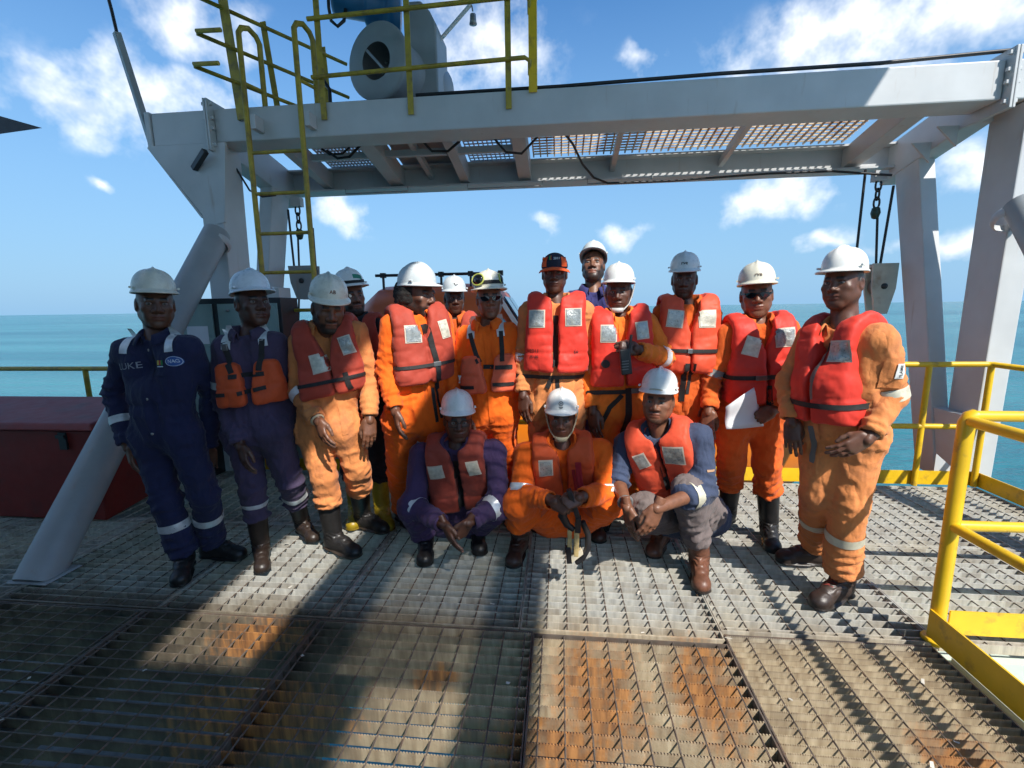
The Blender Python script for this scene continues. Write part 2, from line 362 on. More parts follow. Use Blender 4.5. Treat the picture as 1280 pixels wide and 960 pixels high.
m = MB(); m.box((-.95, -1.5, -2.62), (4.5, 7.0, -2.5)); m.box((-3.7, -1.5, -2.62), (-2.25, 7, -2.5)); m.box((-9, -1.5, -2.62), (-3.71, 7, -2.5))
tag(m.build('lower_deck', material('lower_deck_steel', (.06, .065, .065), .6, var=.3), None), kind='structure')
# landing beside the stair opening
m = MB(); m.box((1.86, .2, -.42), (4.2, 2.9, -.38)); m.box((1.80, .2, -.16), (1.85, 2.10, -.02)); m.box((1.80, 2.12, -.16), (3.6, 2.165, -.055)); m.box((2.2, 1.0, -.379), (2.32, 2.0, -.30))
tag(m.build('stair_landing', M_LAND, None), kind='structure')

# ------------------------------------------------------------------ railings
RT = .024
def rail_thing(label, loc, group='yellow deck railings'): return thing('guard_railing', loc, label, 'railing', group)
g = rail_thing('bright yellow pipe railing with corner post nearest the camera at right', (1.79, 2.19, 0))
for z, s in ((1.10, 0), (.585, .0)):
    m = MB(); m.tube([(1.815, 2.19, z), (4.3, 2.19, z)], RT); m.build('rail', M_YEL, g)
    m = MB(); m.tube([(1.79, 2.165, z-.02*(z > 1)), (1.79, .3, z-.02*(z > 1))], RT); m.build('rail', M_YEL, g)
m = MB(); m.tube([(1.79, 2.19, -.02), (1.79, 2.19, 1.075), (1.80, 2.19, 1.095), (1.82, 2.19, 1.10)], .031, 14); m.build('post', M_YEL, g)
m = MB(); m.lathe([(.0, .016), (.05, .016), (.055, .004), (.0, .003)], (1.79, 2.19, 0), (0, 0, 1), 16); m.build('foot_plate', M_YEL, g)
m = MB(); m.tube([(4.1, 2.19, -.5), (4.1, 2.19, 1.08)], .028); m.build('post', M_YEL, g)
m = MB(); m.tube([(1.79, .5, -.1), (1.79, .5, 1.07)], .028); m.build('post', M_YEL, g)
m = MB(); m.box((1.828, 2.172, .045), (4.3, 2.18, .165)); m.build('toe_board', M_YEL, g)
m = MB(); m.box((1.746, .3, .03), (1.754, 2.185, .165)); m.build('toe_board', M_YEL, g)
g = rail_thing('yellow railing along the seaward deck edge behind the group', (0, 4.25, 0))
for z in (1.075, .535):
    m = MB(); m.tube([(-3.0, 4.25, z), (3.56, 4.25, z), (3.6, 4.22, z), (3.6, 1.2, z)], RT); m.build('rail', M_YEL, g)
for x in (-2.9, -1.75, -.6, .55, 1.93, 3.12, 3.6):
    m = MB(); m.tube([(x, 4.25, .0), (x, 4.25, 1.06)], .024); m.build('post', M_YEL, g)
for y in (2.9, 1.5):
    m = MB(); m.tube([(3.6, y, .0), (3.6, y, 1.06)], .024); m.build('post', M_YEL, g)
m = MB(); m.box((-3.0, 4.272, .0), (3.62, 4.280, .125)); m.build('toe_board', M_YEL, g)
m = MB(); m.box((3.626, 1.2, .0), (3.634, 4.27, .125)); m.build('toe_board', M_YEL, g)
m = MB(); m.prism([(3.3, 4.29, .0), (3.62, 4.29, .0), (3.3, 4.29, .28)], (0, .01, 0)); m.build('corner_gusset', M_GREY, g)
g = rail_thing('dull yellow railing behind the maroon box at far left', (-5.5, 4.3, 0))
for z in (1.04, .55):
    m = MB(); m.tube([(-9, 4.3, z), (-3.75, 4.3, z)], RT); m.build('rail', M_YELD, g)
for x in (-8.4, -6.6, -4.9, -3.8):
    m = MB(); m.tube([(x, 4.3, .0), (x, 4.3, 1.03)], RT); m.build('post', M_YELD, g)

# ------------------------------------------------------------------ maroon box
g = thing('storage_box', (-4.9, 3.4, 0), 'big maroon locker with sloping lid under the grey pipe brace', 'locker')
m = MB(); m.hexa([(-6.6, 3.05, .012), (-3.50, 3.05, .012), (-3.60, 3.6, .012), (-6.6, 3.6, .012), (-6.6, 3.0, .74), (-3.42, 3.0, .74), (-3.50, 3.62, .74), (-6.6, 3.62, .74)]); m.build('box_body', M_MAROON, g, bevel=.012)
m = MB(); m.hexa([(-6.65, 2.96, .75), (-3.40, 2.96, .75), (-3.48, 3.66, .75), (-6.65, 3.66, .75), (-6.65, 2.99, .80), (-3.44, 2.99, .80), (-3.53, 3.64, .88), (-6.65, 3.64, .88)]); m.build('lid', M_MAROON, g, bevel=.015)
m = MB(); m.box((-3.72, 2.985, .60), (-3.66, 3.0, .73)); m.box((-3.725, 2.97, .69), (-3.655, 2.987, .715)); m.build('latch', M_DARK, g)
m = MB(); m.box((-5.32, 2.985, .60), (-5.26, 3.0, .73)); m.build('latch', M_DARK, g)

# ------------------------------------------------------------------ gantry (davit frame)
gan = thing('davit_gantry', (0, 4.5, 0), 'grey painted steel boat gantry of box beams standing over the whole group', 'gantry')
BY, BZ0, BZ1 = 4.35, 3.165, 3.455     # front beam
m = MB(); m.box((-3.20, BY, BZ0), (3.46, BY+.30, BZ1)); m.build('front_beam', M_GREY, gan, bevel=.012)
m = MB(); m.box((-3.84, BY+.005, BZ0-.005), (-3.245, BY+.30, BZ1)); m.box((-3.90, BY-.01, BZ0-.02), (-3.845, BY+.32, BZ1+.01)); m.build('beam_end', M_GREY, gan, bevel=.01)
def flange(x):
    m = MB(); 
    for q in (-.022, .003): m.box((x+q, BY-.075, BZ0-.085), (x+q+.019, BY+.36, BZ1+.07))
    for z in (BZ0-.03, BZ0+.11, BZ0+.2, BZ1+.03):
        m.bar((x-.05, BY-.04, z), (x+.05, BY-.04, z), .028, .028); m.bar((x-.03, BY-.05, z), (x+.03, BY-.05, z), .012, .05)
    m.build('bolted_flange', M_GREY, gan, bevel=.004)
flange(-3.225); flange(3.485)
m = MB(); m.box((3.51, BY, BZ0), (4.4, BY+.3, BZ1)); m.build('beam_end', M_GREY, gan, bevel=.01)
KY, KZ0, KZ1 = 5.52, 2.99, 3.24
m = MB(); m.box((-3.5, KY, KZ0), (3.6, KY+.26, KZ0+.02)); m.box((-3.5, KY+.12, KZ0+.021), (3.6, KY+.14, KZ1-.021)); m.box((-3.5, KY, KZ1-.02), (3.6, KY+.26, KZ1)); m.build('back_beam', M_GREY, gan)
for x, w, dz in ((-2.75, .10, .0), (-1.9, .16, .0), (-1.09, .10, .0), (-.40, .14, 0.), (3.08, .16, .01)):
    m = MB(); y0, y1 = BY+.302, KY+.118
    m.hexa([(x-w/2, y0, 3.20), (x+w/2, y0, 3.20), (x+w/2, y1, 3.02), (x-w/2, y1, 3.02), (x-w/2, y0, 3.40), (x+w/2, y0, 3.40), (x+w/2, y1, 3.215), (x-w/2, y1, 3.215)]); m.build('cross_beam', M_GREY, gan, bevel=.006)
for x in (-1.5, .58, 1.75):
    m = MB(); m.bar((x, BY+.30, 3.31), (x, KY+.12, 3.13), .05, .07); m.build('cross_bar', M_GREY, gan)
for x in (-2.3, -1.5, -.75):
    m = MB(); m.bar((x-.33, 5.02, 3.20), (x+.33, 5.02, 3.20), .06, .06); m.build('stiffener', M_GREY, gan)
# end frames: inclined box beams joining front and back beams, legs of the V
for s in (-1, 1):
    dx = .26 if s < 0 else 0.; xi, xo = s*3.47+dx, s*3.65+dx
    m = MB(); m.hexa([(xi, BY+.28, 3.10), (xo, BY+.28, 3.10), (xo, 5.75, 2.86), (xi, 5.75, 2.86), (xi, BY+.28, 3.42), (xo, BY+.28, 3.42), (xo, 5.75, 3.22), (xi, 5.75, 3.22)]); m.build('end_beam', M_GREY, gan, bevel=.01)
    m = MB(); xi, xo = s*3.46+dx, s*3.64+dx*.85; xi += .19*(s > 0); xo += .21*(s > 0); e = .07*(s > 0)
    m.hexa([(xi-e, 4.30, .0), (xo-e, 4.30, .0), (xo-e, 4.60, .0), (xi-e, 4.60, .0), (xi, 4.34, 3.155), (xo, 4.34, 3.155), (xo, 4.68, 3.155), (xi, 4.68, 3.155)]); m.build('leg', M_GREY, gan, bevel=.01)
    m = MB(); xi, xo = s*3.475+dx, s*3.625+dx
    m.hexa([(xi, 4.50, .0), (xo, 4.50, .0), (xo, 4.75, .0), (xi, 4.75, .0), (xi, 5.22, 3.06), (xo, 5.22, 3.06), (xo, 5.56, 3.06), (xi, 5.56, 3.06)]); m.build('leg', M_GREY, gan, bevel=.01)
    m = MB(); xi, xo = s*3.49+dx, s*3.61+dx
    m.prism([(xi, 4.33, 0), (xi, 4.78, 0), (xi, 4.82, .62), (xi, 4.28, .62)], (s*.12, 0, 0)); m.build('base_plate', M_GREY, gan)
    m = MB(); m.tube([(s*3.50+dx*.9+.10*(s > 0), 4.30-.1*(s > 0), 2.34), (s*3.19+.10*(s > 0), 2.30, -.02)], .116, 24); m.build('pipe_brace', M_GREYD, gan)
    m = MB(); m.lathe([(.11, -.03), (.128, .0), (.126, .03), (.11, .05)], (s*3.49+dx*.9+.10*(s > 0), 4.27, 2.26), (-s*.31, -1.96, -2.3), 20); m.build('weld_collar', M_GREY, gan)
m = MB(); m.hexa([(-3.32, 2.24, .004), (-3.05, 2.24, .004), (-3.05, 2.46, .004), (-3.32, 2.46, .004), (-3.31, 2.25, .014), (-3.06, 2.25, .014), (-3.06, 2.45, .014), (-3.31, 2.45, .014)]); m.build('foot_plate', M_GREYD, gan)
# haunch plate at the left front corner and its flange
m = MB(); m.prism([(-3.88, 4.325, 3.155), (-3.10, 4.325, 3.155), (-3.19, 4.325, 2.45), (-3.37, 4.325, 2.40), (-3.41, 4.325, 2.52)], (0, .03, 0)); m.build('haunch', M_GREY, gan)
m = MB(); m.bar((-3.89, 4.46, 3.15), (-3.42, 4.46, 2.50), .26, .02, up=(1, 0, .7)); m.build('haunch_flange', M_GREY, gan)
m = MB(); m.prism([(3.3, 4.75, 3.12), (3.47, 4.75, 3.12), (3.47, 4.75, 2.95)], (0, .02, 0)); m.build('haunch', M_GREY, gan)
m = MB(); m.prism([(3.3, 5.05, 3.08), (3.47, 5.05, 3.08), (3.47, 5.05, 2.9)], (0, .02, 0)); m.build('haunch', M_GREY, gan)
m = MB(); m.box((-3.32, 4.92, 1.56), (-3.08, 5.15, 1.86)); m.build('bracket_block', M_GREY, gan, bevel=.008)
m = MB(); m.box((-4.4, 4.66, -.3), (-1.45, 4.68, .66)); m.build('bulwark_plate', M_GREYD, gan)
# aerial post on the beam end
m = MB(); m.bar((-3.93, BY+.1, 3.15), (-4.02, BY-.05, 4.12), .06, .05); m.build('stub_post', M_GREYD, gan)
m = MB(); m.tube([(-4.01, BY-.05, 4.05), (-4.03, BY-.06, 4.3), (-4.06, BY-.08, 4.6), (-4.02, BY-.1, 5.2)], .014, 6); m.build('cable', M_BLACK, gan)
m = MB(); m.bar((-3.42, 4.30, 2.93), (-3.24, 4.24, 3.06), .045, .045); m.build('stub_bracket', M_DARK, gan)

# floor meshes of the platform
def floor_grid(name, x0, x1, y0, y1, z0, z1, px, py, w, mat, parent):
    m = MB(); zz = lambda y: z0+(z1-z0)*(y-y0)/(y1-y0)
    for x in np.arange(x0, x1+1e-6, px): m.bar((x, y0, z0), (x, y1, z1), w, .02)
    for y in np.arange(y0, y1+1e-6, py): m.bar((x0, y, zz(y)+.003), (x1, y, zz(y)+.003), w, .012)
    return tag(m.build(name, mat, parent), kind='stuff')
floor_grid('floor_mesh', -.30, 3.0, BY+.34, KY+.1, 3.45, 3.29, .078, .055, .014, M_RUST, gan)
floor_grid('floor_mesh', -1.02, -.50, BY+.34, KY+.1, 3.42, 3.26, .05, .06, .010, M_GREY, gan)
floor_grid('floor_mesh', -2.68, -2.0, BY+.34, KY+.1, 3.42, 3.26, .04, .06, .014, M_GREY, gan)
m = MB(); m.hexa([(-1.82, BY+.34, 3.41), (-1.14, BY+.34, 3.41), (-1.14, KY+.1, 3.25), (-1.82, KY+.1, 3.25), (-1.82, BY+.34, 3.43), (-1.14, BY+.34, 3.43), (-1.14, KY+.1, 3.27), (-1.82, KY+.1, 3.27)]); m.build('floor_plate', M_GREYD, gan)
m = MB()
for x0, x1 in ((-2.5, -1.75), (-1.05, -.2), (.3, 1.0)):
    m.tube([(x0, KY-.02, 3.0), (x0, KY-.02, 2.945), (x1, KY-.02, 2.945), (x1, KY-.02, 3.0)], .008, 6)
tag(m.build('cable_hangers', M_GREYD, gan), kind='stuff')

# ------------------------------------------------------------------ black hoses and ropes (each a thing of its own)
def cable(pts, r, label, name='cable', mat=None, g=None): 
    m = MB(); m.tube(pts, r, 8); return tag(m.build(name, mat or M_BLACK, None, base=tuple(pts[0])), label, 'cable', g)
PB = lambda px, py, y: tuple(PY(px, py, y))
cable([PB(520, 119, BY+.1), PB(700, 108, BY+.05), PB(900, 92, BY+.05), PB(1100, 79, BY+.05), PB(1262, 63, BY+.05)], .016, 'black hose running along the top edge of the front beam')
cable([PB(402, 186, 4.68), PB(412, 193, 4.7), PB(428, 192, 4.7), PB(437, 184, 4.68)], .011, 'small black cable loop under the beam just right of the ladder')
cable([PB(408, 188, 4.72), PB(422, 198, 4.75), PB(437, 196, 4.75), PB(450, 182, 4.7)], .013, 'larger black cable loop under the beam right of the ladder')
cable([PB(529, 177, 4.7), PB(540, 189, 4.75), PB(560, 189, 4.75), PB(575, 176, 4.7)], .013, 'black cable loop hanging under the beam beside the blue sky mesh')
cable([PB(617, 172, 4.7), PB(632, 190, 4.75), PB(652, 192, 4.75), PB(672, 171, 4.7)], .012, 'black cable loop hanging across the mesh at the middle cross beam')
cable([PB(706, 167, 4.7), PB(716, 180, 4.9), PB(728, 205, 5.2), PB(742, 222, 5.4), PB(760, 229, 5.5), PB(840, 226, 5.5), PB(960, 217, 5.5), PB(1040, 214, 5.45), PB(1115, 219, 5.3)], .012, 'long black cable sagging from the front beam and along the back beam')
cable([PB(286, 196, 4.6), PB(298, 215, 4.6), PB(312, 238, 4.7), PB(328, 246, 4.8), PB(345, 244, 4.9)], .01, 'thin black cable behind the left ladder stringer')
cable([PB(1082, 212, 5.4), PB(1069, 330, 5.4)], .013, 'left wire rope hanging from the right end of the back beam')
cable([PB(1097, 262, 5.4), PB(1095, 332, 5.4)], .012, 'middle wire rope below the chain hook at right')
cable([PB(1117, 232, 5.4), PB(1100, 332, 5.4)], .013, 'right wire rope hanging beside the inclined gantry leg')
cable([PB(360, 262, 5.4), PB(368, 336, 5.4)], .013, 'left wire rope above the grey pulley block behind the ladder')
cable([PB(372, 285, 5.4), PB(374, 336, 5.4)], .012, 'middle wire rope under the chain hook behind the ladder')
cable([PB(391, 285, 5.4), PB(395, 337, 5.4)], .013, 'wire rope just right of the ladder above the pulley block')
cable([PB(374, 362, 5.45), PB(373, 415, 5.6)], .012, 'short wire rope hanging below the grey pulley block')
def chain_hook(px, py, label):
    c = PY(px, py, 5.4); t = thing('chain_hook', c, label, 'hook', 'chain hooks on the falls')
    for i in range(3):
        cz = c-A(0, 0, .085*i); m = MB(); ax = A(1, 0, 0) if i % 2 == 0 else A(0, 1, 0)
        m.tube([cz+ax*.028*cos(a)+A(0, 0, 1)*.058*sin(a) for a in np.linspace(0, 2*pi, 14)[:-1]], .010, 8, closed=True); m.build('chain_link', M_DARK, t)
    m = MB(); cz = c-A(0, 0, .27); m.lathe([(.012, .06), (.035, .05), (.045, .0), (.03, -.05), (.012, -.06)], cz, (0, 0, 1), 12); m.build('swivel', material('dark_green_shackle', (.02, .06, .05), .4), t)
    m = MB(); m.box(c+A(-.06, -.04, .04), c+A(.06, .04, .14)); m.build('anchor_lug', M_GREY, t)
chain_hook(1098, 232, 'chain hook hanging under the right end of the back beam'); chain_hook(372, 263, 'chain hook hanging behind the yellow ladder')
def fall_block(pxl, pxr, pyt, pyb, y, mat, label):
    a = PY(pxl, pyt, y); b = PY(pxr, pyb, y); w = b[0]-a[0]; t = thing('pulley_block', ((a[0]+b[0])/2, y, b[2]), label, 'pulley block', 'pulley blocks of the lifeboat falls')
    x0, x1, z0, z1 = a[0], b[0], b[2], a[2]; h = z1-z0; cx = (x0+x1)/2
    for dy in (-.075, .05):
        m = MB(); m.prism([(x0, y+dy, z1), (x1, y+dy, z1), (x1-.02*w, y+dy, z0+.5*h), (cx+.25*w, y+dy, z0), (cx-.25*w, y+dy, z0), (x0+.05*w, y+dy, z0+.5*h)], (0, .025, 0)); m.build('cheek_plate', mat, t, bevel=.004)
    m = MB(); m.lathe([(.03, -.05), (w*.36, -.05), (w*.30, 0), (w*.36, .05), (.03, .05)], (cx, y, z0+.55*h), (0, 1, 0), 20); m.build('sheave', M_STEEL, t)
    m = MB(); m.box((x0+.01, y-.05, z1-.04), (x1-.01, y+.05, z1-.015)); m.build('spacer', mat, t)
    m = MB(); m.lathe([(.0, -.09), (.03, -.09), (.03, .09), (.0, .09)], (cx, y, z0+.55*h), (0, 1, 0), 10); m.build('pin', M_DARK, t)
fall_block(364, 399, 333, 374, 5.4, M_GREYD, 'dark grey tapered pulley block hanging behind the ladder foot')
fall_block(1086, 1111, 330, 392, 5.4, M_CREAM, 'cream tapered pulley block behind the broad man at right')

# ------------------------------------------------------------------ access ladder + hoops
lad = thing('access_ladder', (-2.6, 4.2, 0), 'yellow vertical ladder clamped to the front beam with hooped handholds', 'ladder')
LX0, LX1, LY = -2.79, -2.28, 4.22
for x in (LX0, LX1):
    m = MB(); m.tube([(x, LY, .35), (x, LY, 4.0), (x+.01, LY+.03, 4.05), (x+.03, LY+.1, 4.08), (x+.05, LY+.17, 4.05), (x+.06, LY+.2, 4.0), (x+.06, LY+.2, 3.47)], .024, 10); m.build('stringer', M_YELD, lad)
    m = MB(); m.tube([(x+.0, LY+.02, 3.60), (x+.06, LY+.2, 3.60)], .016, 8); m.build('hoop_stay', M_YELD, lad)
    m = MB(); m.box((x+.026, LY+.0, 3.22), (x+.075, BY-.003, 3.34)); m.build('clamp_bracket', M_GREY, lad)
for z in np.arange(.6, 3.2, .352):
    m = MB(); m.tube([(LX0, LY, z-.05), (LX1, LY, z-.05)], .0165, 8); m.build('rung', M_YELD, lad)

# ------------------------------------------------------------------ platform railing on top
g = thing('platform_railing', (-1.2, 4.33, 3.4), 'yellow pipe railing round the winch platform above the beam', 'railing', 'platform railings')
PYR = BY-.022
for x in (-2.12, -1.315, -.445):
    m = MB(); m.bar((x, PYR, 3.30), (x, PYR, 4.55), .05, .012, up=(0, 1, 0)); m.build('post', M_YELD, g)
for z in (3.665, 4.13):
    m = MB(); m.tube([(-2.2, PYR-.02, z-.02), (-.30, PYR-.02, z+.02), (-.26, PYR-.0, z), (-.26, PYR+.02, z-.1)], .019, 8); m.build('rail', M_YELD, g)
m = MB(); m.bar((-.235, PYR, 3.42), (-.235, PYR, 4.7), .07, .010, up=(0, 1, 0)); m.bar((-.205, PYR+.045, 3.46), (-.205, PYR+.045, 4.7), .010, .08, up=(0, 1, 0)); m.build('gate_post', M_YEL, g)
m = MB(); m.tube([(-2.25, 5.6, 3.9), (-2.0, 5.62, 3.83), (-.2, 5.62, 3.83)], .02, 8); m.build('rail', M_YEL, g)
for x in (-1.95, -1.7, -.4):
    m = MB(); m.tube([(x, 5.62, 3.3), (x, 5.62, 3.83)], .02, 8); m.build('post', M_YEL, g)
g = thing('platform_railing', (-2.6, 4.2, 3.4), 'yellow angle-post side railing left of the hooped ladder', 'railing', 'platform railings')
m = MB(); m.bar((-2.90, 4.32, 3.34), (-2.99, 4.28, 4.9), .085, .010, up=(0, 1, 0)); m.bar((-2.945, 4.36, 3.34), (-3.035, 4.33, 4.9), .010, .08, up=(0, 1, 0)); m.build('post', M_YELD, g)
m = MB(); m.bar((-2.72, 4.62, 3.45), (-2.80, 4.62, 4.3), .055, .010, up=(0, 1, 0)); m.build('post', M_YELD, g)
m = MB(); m.bar((-2.42, 5.1, 3.40), (-2.46, 5.1, 4.3), .055, .010, up=(0, 1, 0)); m.build('post', M_YELD, g)
for z0, k in ((4.25, 0), (3.92, 1), (3.62, 2)):
    a = (-3.05+.02*k, 4.12-.1*k, z0); b = (-2.3, 5.3, z0-.03)
    m = MB(); m.tube([(a[0]+.22, a[1], a[2]-.005), (a[0], a[1], a[2]), (a[0]-.02, a[1]+.03, a[2]), b], .018, 8); m.build('rail', M_YELD, g)

# ------------------------------------------------------------------ winch
w = thing('boat_winch', (-1.75, 4.9, 3.45), 'grey winch drum with ring flange and blue motor on the platform', 'winch')
c = PY(470, 76, 4.72); ax = unit((.33, 1, .0)); c0 = A(*c); rr = .345
m = MB(); m.lathe([(.165, .0), (rr-.02, .0), (rr, .015), (rr, .05), (rr-.03, .06), (rr-.05, .06), (rr-.05, .5), (rr, .52), (rr, .58)], c0, ax, 40); m.build('drum', M_GREYD, w)
m = MB(); m.lathe([(.165, .0), (.165, .24), (.0, .24)], c0, ax, 32); m.build('drum_recess', material('dark_grey_recess', (.10, .105, .11), .5), w)
up = A(0, 0, 1); sd = unit(np.cross(ax, up))
m = MB(); q = sd*.17*-.7+up*.17*.75; m.bar(c0+q+ax*.01, c0-q+ax*.01, .022, .014, up=tuple(ax)); m.build('hub_bar', M_STEEL, w)
for a in np.linspace(0, 2*pi, 7)[:-1]:
    m = MB(); p = c0+(sd*cos(a)+up*sin(a))*.10+ax*.23; m.lathe([(.0, -.02), (.013, -.02), (.013, .01)], p, ax, 6); m.build('bolt', M_STEEL, w)
m = MB(); m.lathe([(.33, .585), (.345, .60), (.345, .86), (.3, .9), (.0, .9)], c0, ax, 32); m.build('brake_housing', M_GREYD, w)
h0 = PY(508, 112, 5.0); h1 = PY(548, 110, 5.0)
m = MB(); x0, x1 = h0[0], h1[0]; m.prism([(x0, 5.0, 3.45), (x1, 5.0, 3.45), (x1, 5.0, 4.38), (x1-.06, 5.0, 4.5), (x1-.15, 5.0, 4.6), (x0, 5.0, 4.6)], (0, .45, 0)); m.build('gear_housing', M_GREYD, w, bevel=.02)
m = MB(); p0, p1 = PY(422, 8, 4.85), PY(500, 22, 5.0); d = unit(p1-p0)
m.lathe([(.0, -.04), (.12, -.04), (.14, .0), (.14, .26), (.17, .27), (.17, .32), (.14, .33), (.14, .48), (.19, .49), (.19, .6), (.0, .6)], p0+A(0, 0, .06), d, 28); m.build('motor', M_BLUE, w)
m = MB(); m.box(p0+A(.05, -.16, .12), p0+A(.32, .1, .24)); m.build('junction_box', M_BLUE, w, bevel=.01)
m = MB(); m.tube([PY(410, -8, 4.7), PY(411, 10, 4.7), PY(414, 26, 4.7), PY(422, 33, 4.7), PY(430, 26, 4.75), PY(432, 12, 4.8)], .016, 8); m.build('motor_cable', M_BLACK, w)
m = MB(); m.tube([PY(404, 100, 4.65), PY(412, 112, 4.65), PY(413, 128, 4.65)], .018, 8); m.build('drain_hose', M_BLACK, w)
m = MB(); m.box((c0[0]-.2, c0[1]+.02, 3.445), (c0[0]+.65, c0[1]+.7, c0[2]-rr-.01)); m.build('bed_frame', M_GREYD, w)
for q in (.15, .45):
    m = MB(); p = c0+ax*q; m.prism([(p[0]-.28, p[1], 3.46), (p[0]+.28, p[1], 3.46), (p[0]+.1, p[1], c0[2]-.28), (p[0]-.1, p[1], c0[2]-.28)], (0, .03, 0)); m.build('pedestal', M_GREYD, w)
# lamp arm behind the winch
g = thing('arm_lamp', (-.9, 5.2, 4.3), 'small floodlight hanging from a thin white arm beside the winch', 'lamp')
m = MB(); m.tube([PY(545, 56, 5.2), PY(588, 6, 5.2)], .02, 8); m.build('arm', M_WHITE, g)
m = MB(); q = PY(591, 14, 5.2); m.tube([PY(587, 4, 5.2), PY(590, 8, 5.2), q], .008, 6); m.build('drop_pipe', M_STEEL, g)
m = MB(); m.lathe([(.012, .04), (.03, .03), (.034, -.03), (.04, -.06), (.0, -.07)], q-A(0, 0, .06), (0, 0, 1), 14); m.build('lamp_head', M_STEEL, g)

# ------------------------------------------------------------------ green cabinet
g = thing('control_cabinet', (-3.0, 4.0, 0), 'pale green control cabinet with dark frame behind the man in navy', 'cabinet')
ca, cb = PY(216, 374, 4.0), PY(350, 372, 4.0); x0, x1, zt = ca[0], cb[0], ca[2]
m = MB(); m.box((x0, 4.0, .35), (x1, 4.28, zt)); m.build('cabinet_body', M_DARK, g, bevel=.006)
xm = PY(268, 374, 4.0)[0]
for a, b in ((x0+.035, xm-.03), (xm+.03, x1-.03)):
    m = MB(); m.box((a, 3.985, .42), (b, 3.998, zt-.05)); m.build('door', M_GREEN, g)
m = MB(); q0, q1 = PY(233, 408, 3.98), PY(262, 430, 3.98); m.box((q0[0], 3.979, q1[2]), (q1[0], 3.983, q0[2])); m.build('notice_sheet', material('paper_white', (.7, .7, .72), .8, var=.03), g)
m = MB(); q = PY(285, 388, 3.98); m.lathe([(.0, -.02), (.012, -.02), (.012, .0)], q, (0, 1, 0), 10); m.build('knob', M_STEEL, g)
m = MB(); m.box((x0+.1, 4.05, .0), (x0+.16, 4.2, .35)); m.build('leg', M_DARK, g)
m = MB(); m.box((x1-.16, 4.05, .0), (x1-.1, 4.2, .35)); m.build('leg', M_DARK, g)

# ------------------------------------------------------------------ lifeboat
lb = thing('lifeboat', (.4, 6.4, -.8), 'orange enclosed lifeboat hanging alongside behind the group', 'lifeboat')
def loft(secs, smooth=True):
    n = len(secs[0]); vs = [p for s_ in secs for p in s_]; fs = []
    for i in range(len(secs)-1):
        for k in range(n-1): fs.append((i*n+k, i*n+k+1, (i+1)*n+k+1, (i+1)*n+k))
    fs.append(tuple(range(n))[::-1]); fs.append(tuple(range((len(secs)-1)*n, len(secs)*n)))
    return vs, fs
secs = []
for x, wd, z0, z1 in ((-3.3, .15, .3, .85), (-3.0, .7, -.3, .8), (-2.2, 1.15, -.8, .74), (-.8, 1.3, -1.0, .70), (1.2, 1.3, -1.0, .68), (2.6, 1.1, -.85, .72), (3.3, .8, -.5, .78), (3.7, .2, .1, .84)):
    secs.append([(x, 6.35+wd*q, z0+(z1-z0)*t) for q, t in ((-1, 1), (-1.0, .75), (-.93, .4), (-.7, .15), (0, 0), (.7, .15), (.93, .4), (1, .75), (1, 1))])
m = MB(); v, f = loft(secs); m.add(v, f, True); m.build('hull', M_BOAT, lb)
m = MB()
for i in range(len(secs)-1): m.tube([A(*secs[i][0])-A(0, .02, 0), A(*secs[i+1][0])-A(0, .02, 0)], .05, 8)
m.build('gunwale_fender', material('fender_yellow_orange', (.80, .36, .02), .5), lb)
secs = []
for x, wd, zt in ((-2.62, .55, 1.25), (-2.5, .72, 1.70), (-2.25, .85, 1.89), (-1.6, .9, 1.93), (-.9, .9, 1.90), (-.72, .85, 1.80), (-.3, .85, 1.05), (-.2, .85, .72)):
    z0 = .70; secs.append([(x, 6.3+wd*q, z0+(zt-z0)*t) for q, t in ((-1, 0), (-1, .55), (-.92, .8), (-.72, .95), (-.4, 1), (.4, 1), (.72, .95), (.92, .8), (1, .55), (1, 0))])
m = MB(); v, f = loft(secs); m.add(v, f, True); can = m.build('canopy', M_BOATC, lb)
secs = []
for x, wd, zt in ((-.2, 1.0, .78), (.0, 1.0, .92), (1.8, .95, .90), (2.4, .8, .86), (2.9, .5, .80)):
    secs.append([(x, 6.3+wd*q, .66+(zt-.66)*t) for q, t in ((-1, 0), (-.9, .8), (-.5, 1), (.5, 1), (.9, .8), (1, 0))])
m = MB(); v, f = loft(secs); m.add(v, f, True); m.build('foredeck', M_BOAT, lb)
# slanted windscreen at the right end of the canopy
for k, (ya, yb) in enumerate(((5.55, 5.98), (6.04, 6.5))):
    m = MB(); a = A(-.70, ya, 1.70); b = A(-.33, ya, 1.12); off = A(.035, 0, .025)
    m.hexa([a+off, b+off, b+off+A(0, yb-ya, 0), a+off+A(0, yb-ya, 0), a+off*1.4, b+off*1.4, b+off*1.4+A(0, yb-ya, 0), a+off*1.4+A(0, yb-ya, 0)]); m.build('windscreen_pane', M_GLASS, lb)
for y in (5.50, 6.01, 6.54):
    m = MB(); m.bar((-.76, y, 1.80), (-.22, y, .95), .05, .05, up=(1, 0, .6)); m.build('window_frame', M_WHITE, lb)
m = MB(); m.bar((-.76, 5.5, 1.80), (-.76, 6.6, 1.80), .05, .05); m.build('window_frame', M_WHITE, lb)
m = MB(); m.hexa([(-.92, 5.393, 1.18), (-.45, 5.44, 1.18), (-.45, 5.46, 1.22), (-.92, 5.42, 1.22), (-.92, 5.395, 1.55), (-.74, 5.43, 1.55), (-.74, 5.45, 1.58), (-.92, 5.42, 1.58)]); m.build('side_window', M_GLASS, lb)
m = MB(); m.tube([(-2.3, 5.75, 2.02), (-.7, 5.75, 2.02)], .018, 8)
